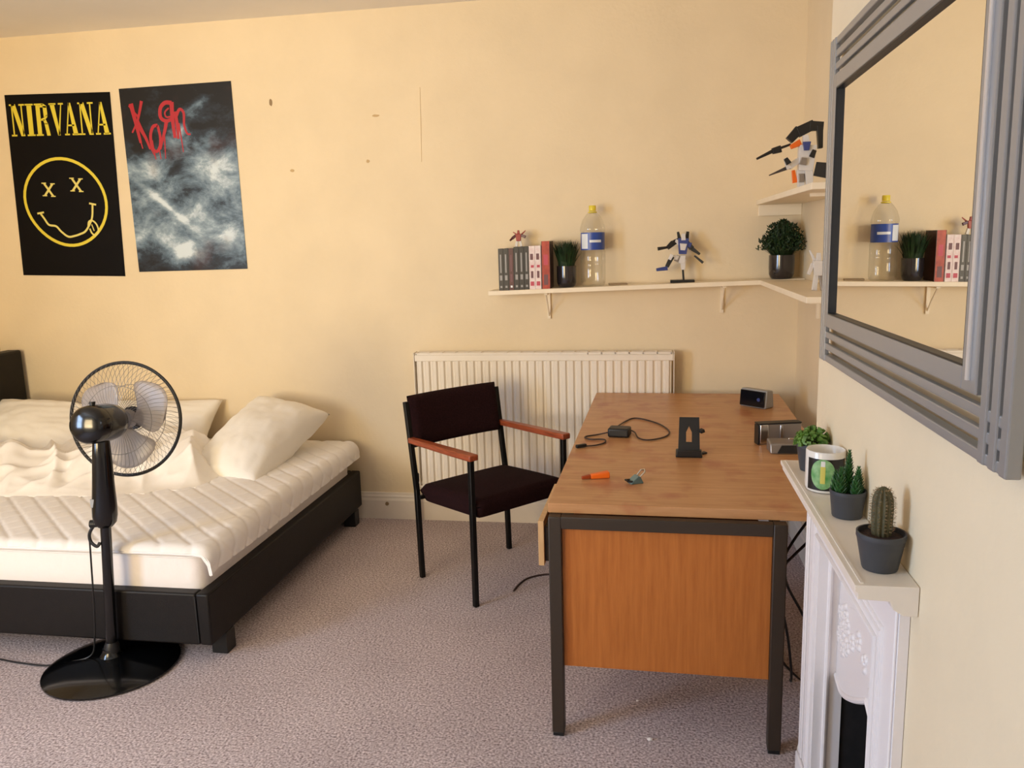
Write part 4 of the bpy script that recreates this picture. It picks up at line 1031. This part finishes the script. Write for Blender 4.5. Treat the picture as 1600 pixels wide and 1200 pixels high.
# ------------------------------------------------------------------ fireplace
MZT = .95
def fireplace():
    y0, y1 = -2.822, -2.052
    t = thing('fireplace', 'small white cast iron fireplace with mantel shelf below the mirror', 'fireplace', (CX, (y0+y1)/2, 0))
    off = t.location; wx = CX-.001
    mb = MB(off)
    prof = [(.296, MZT), (.296, MZT-.010), (.301, MZT-.014), (.301, MZT-.024), (.350, MZT-.026), (.356, MZT-.040), (.372, MZT-.050), (wx, MZT-.050), (wx, MZT)]
    mb.prism(prof, lambda u, v, ww: (u, -2.858+ww, v), .752); mb.build('mantel_shelf', 'gloss_white', t, smooth=False, bevel=.001)
    mb = MB(off); mb.box((.306, -2.850, MZT), (.311, -2.112, MZT+.0018)); mb.build('shelf_bead', 'gloss_white', t, smooth=False)
    fx = .378
    oy0, oy1, zt = -2.690, -2.184, .775
    f = lambda u, v, ww: (fx+ww, u, v)
    d = wx-fx
    mb = MB(off)
    mb.box((fx, y0, 0), (wx, oy0, zt)); mb.box((fx, oy1, 0), (wx, y1, zt)); mb.box((fx, y0, zt), (wx, y1, MZT-.049))
    mb.build('surround', 'fire_white', t, smooth=False)
    # reveals of the opening
    for ya, yb in ((oy0-.004, oy0+.006), (oy1-.006, oy1+.004)):
        mb = MB(off); mb.box((fx+.002, ya, 0), (.447, yb, zt)); mb.build('reveal', 'fire_white', t, smooth=False)
    mb = MB(off); mb.box((fx+.002, oy0+.006, zt-.008), (.447, oy1-.006, zt+.004)); mb.build('reveal', 'fire_white', t, smooth=False)
    for ins, r_, x_ in ((-.006, .0065, fx-.001), (-.028, .0045, fx), (-.044, .0045, fx)):
        mb = MB(off)
        mb.tube([(x_, oy0+ins, .115), (x_, oy0+ins, zt-ins), (x_, oy1-ins, zt-ins), (x_, oy1-ins, .115)], r_, 8); mb.build('moulding', 'fire_white', t)
    mb = MB(off); mb.tube([(fx+.030, oy1-.010, .12), (fx+.030, oy1-.010, zt-.012)], .006, 8); mb.build('moulding', 'fire_white', t)
    for yy in (y0+.012, y1-.012, y1-.034):
        mb = MB(off); mb.box((fx-.005, yy-.006, .115), (fx, yy+.006, MZT-.051)); mb.build('fillet', 'fire_white', t, bevel=.002)
    for ya, yb in ((y0-.004, oy0-.004), (oy1+.004, y1+.004)):
        mb = MB(off); mb.box((fx-.010, ya, 0), (fx, yb, .112)); mb.build('foot_block', 'fire_white', t, bevel=.004)
    # arched hood plate set back in the opening
    yc = (oy0+oy1)/2; hw = (oy1-oy0)/2-.006; ix = .436
    def low(a): return .418+.115*max(0, 1-abs(a+.25)/.95)**1.3
    def hood(u, v):
        a = (u-.5)*2; y = yc+hw*a; z = (zt-.008)+(low(a)-(zt-.008))*v
        return Vector((ix-.010*(1-abs(a)**2.2)*v**1.3, y, z))
    mb = MB(off); mb.grid(48, 26, hood); o = mb.build('hood', 'fire_white', t, angle=80); m = o.modifiers.new('thick', 'SOLIDIFY'); m.thickness = .005
    def hx(y, z):
        a = (y-yc)/hw; v = max(0, min(1, ((zt-.008)-z)/((zt-.008)-low(a)))); return ix-.010*(1-abs(a)**2.2)*v**1.3
    mb = MB(off); pts = []
    for k in range(-20, 21):
        a = k/20*.985; y = yc+hw*a; z = low(a)+.004; pts.append((hx(y, z)-.003, y, z))
    mb.tube(pts, .0075, 8); mb.build('hood_rim', 'fire_white', t)
    mb = MB(off); pts = []
    for k in range(-20, 21):
        a = k/20*.95; y = yc+hw*a; z = .52+.16*math.sqrt(1-a*a*.98); pts.append((hx(y, z)-.001, y, z))
    mb.tube(pts, .005, 8); mb.build('hood_moulding', 'fire_white', t)
    rnd = random.Random(2)
    for cy, cz in ((-2.222, .545), (-2.255, .575), (-2.262, .530), (-2.295, .600), (-2.305, .555), (-2.345, .590), (-2.225, .605), (-2.27, .625), (-2.40, .62), (-2.46, .60), (-2.53, .575), (-2.60, .57)):
        mb = MB(off); x_ = hx(cy, cz)
        for k in range(6):
            a = 2*PI*k/6+rnd.random(); yy, zz = cy+.015*math.cos(a), cz+.015*math.sin(a)
            mb.ball((hx(yy, zz)-.003, yy, zz), .011, (.8, 1, 1), 1)
        mb.ball((x_-.005, cy, cz), .007, (1, 1, 1), 1)
        yy, zz = cy+rnd.uniform(-.01, .01), cz-.026
        mb.ball((hx(yy, zz)-.001, yy, zz), .010, (.4, .7, 1.5), 1)
        mb.build('flower', 'fire_white', t, angle=80)
    # firebox
    mb = MB(off)
    mb.box((.695, oy0, .0), (.712, oy1, .78)); mb.box((.449, oy0-.008, 0), (.695, oy0, .78)); mb.box((.449, oy1, 0), (.695, oy1+.003, .78)); mb.box((.449, oy0, .776), (.712, oy1, .786))
    mb.build('firebox', 'brick', t, smooth=False)
    mb = MB(off); mb.box((.46, oy0+.012, .008), (.69, oy1-.012, .095))
    for k in range(8): mb.box((.50, oy0+.03+k*.058, .095), (.68, oy0+.06+k*.058, .112))
    mb.build('grate', 'hearth', t, smooth=False)
fireplace()

# ------------------------------------------------------------------ things on the mantel
def pot(t, r0, r1, h, m='pot_grey'):
    mb = MB(); mb.lathe([(0, .0), (r0*.96, 0), (r0, .003), (r1*.97, h*.84), (r1*.985, h*.85), (r1, h*.88), (r1, h), (r1*.93, h), (r1*.90, h-.010), (0, h-.010)], 36); mb.build('pot', m, t)
    mb = MB(); mb.lathe([(0, h-.006), (r1*.5, h-.005), (r1*.89, h-.008)], 24); mb.build('soil', 'soil', t)
def cactus():
    t = thing('potted_cactus', 'round-topped ribbed cactus in a grey pot at the near end of the mantel', 'plant', (.353, -2.782, MZT+.0005))
    h = .064; pot(t, .029, .0395, h)
    n = 12; H_ = .083
    mb = MB(); prof = [(.013, h-.008), (.0145, h), (.0155, h+.02), (.0158, h+.042), (.0150, h+.056), (.0125, h+.066), (.008, h+.074), (.003, h+.078), (0, h+.078)]
    mb.lathe(prof, n*6, rib=lambda a: 1+.13*math.cos(n*a)); mb.build('stem', 'cactus', t, angle=180)
    mb = MB(); rnd = random.Random(4)
    for k in range(n):
        a = 2*PI*k/n
        for j in range(13):
            z = h+.004+j*.0058; r = .0175
            for (ra, za), (rb, zb) in zip(prof[:-1], prof[1:]):
                if za <= z <= zb: r = (ra+(rb-ra)*(z-za)/(zb-za))*1.13
            for s in range(4):
                d = Vector((math.cos(a+rnd.uniform(-.8, .8)), math.sin(a+rnd.uniform(-.8, .8)), rnd.uniform(-.4, .9))).normalized()*.0055
                p = Vector((r*math.cos(a), r*math.sin(a), z)); mb.tube([p, p+d], [.0004, .0001], 3)
    mb.build('spines', 'spine', t, smooth=False)
cactus()
def spiky():
    t = thing('potted_succulent', 'spiky green columnar succulent in a grey pot between mug and round cactus', 'plant', (.360, -2.52, MZT+.0005))
    h = .055; pot(t, .029, .0345, h)
    rnd = random.Random(8)
    for dx, dy, ht, r_ in ((.0, .0, .092, .0105), (-.017, -.012, .060, .0105), (.017, -.006, .060, .010), (-.006, .016, .050, .010), (.010, -.018, .044, .009), (-.022, .006, .048, .009), (.022, .010, .042, .008)):
        mb = MB(); turns = max(6, int(ht/.0055))
        for j in range(turns):
            z = h-.010+ht*j/turns; q_ = 1-(j/turns)**1.6*.85
            for k in range(5):
                a = 2*PI*(k/5+j*.1)+rnd.uniform(-.15, .15); r = r_*q_
                p = Vector((dx+.3*r*math.cos(a), dy+.3*r*math.sin(a), z)); tip = Vector((dx+r*1.25*math.cos(a), dy+r*1.25*math.sin(a), z+.011*q_+.003))
                mb.bar(p, tip, .0075*q_+.001, .004*q_+.0006, .0008, .0006)
        mb.build('shoot', 'succulent', t, smooth=False)
spiky()
def rosette():
    t = thing('potted_succulent', 'bushy light green succulent in a grey pot behind the mug', 'plant', (.355, -2.19, MZT+.0005))
    h = .066; pot(t, .028, .037, h)
    rnd = random.Random(11); mb = MB()
    for k in range(150):
        a = rnd.uniform(0, 2*PI); el = math.asin(rnd.uniform(0.0, 1)); rr = .034*rnd.uniform(.55, 1)
        d = Vector((math.cos(a)*math.cos(el), math.sin(a)*math.cos(el), math.sin(el)*.95)); c = Vector((0, 0, h-.002))+d*rr*1.12
        mb.bar(c-d*.008, c+d*.009, .003, .003, .010, .005, up=(rnd.random(), rnd.random(), rnd.random()))
    mb.build('leaves', 'succulent2', t, bevel=0, smooth=False)
rosette()
def mug():
    t = thing('mug', 'white mug with a black band and a green oval picture on the mantel', 'mug', (.3525, -2.345, MZT+.0005))
    r, h = .0415, .092
    mb = MB(); mb.lathe([(0, .003), (r*.84, 0), (r*.93, .002), (r, .010), (r, h-.003), (r-.0015, h), (r-.003, h-.002), (r-.004, .010), (r*.7, .006), (0, .006)], 48); mb.build('body', 'mug_white', t)
    def cyl(a, z, w_): q_ = r+.0003+w_; return (q_*math.cos(a), q_*math.sin(a), z)
    def patch(poly_fn, a0, a1, m, nm, lift, nn=24):
        mb = MB()
        for k in range(nn):
            b0 = a0+(a1-a0)*k/nn; b1 = a0+(a1-a0)*(k+1)/nn
            l0, h0 = poly_fn(b0); l1, h1 = poly_fn(b1)
            mb.prism([(b0, l0), (b1, l1), (b1, h1), (b0, h0)], lambda u, v, ww: cyl(u, v, ww), lift)
        mb.build(nm, m, t)
    ca = R(-108)
    patch(lambda a: (.008, h-.014), ca-.85, ca+1.3, 'mug_black', 'printed_band', .0004)
    def ov(a):
        s = math.sqrt(max(0.0004, 1-((a-ca)/.62)**2)); return (.045-.034*s, .045+.033*s)
    patch(ov, ca-.61, ca+.61, 'mug_green', 'oval_picture', .0008)
    patch(lambda a: (.024, .062), ca-.12, ca+.12, 'mug_yellow', 'yellow_stripe', .0012, 6)
    patch(lambda a: (.062, .074), ca-.10, ca+.10, 'mug_white', 'pale_patch', .0012, 6)
    mb = MB(); mb.tube([(math.cos(R(60))*(r-.002+d), math.sin(R(60))*(r-.002+d), z) for d, z in ((0, .075), (.016, .078), (.027, .066), (.029, .046), (.022, .026), (0, .018))], .0055, 10, flat=.8); mb.build('handle', 'mug_white', t)
mug()
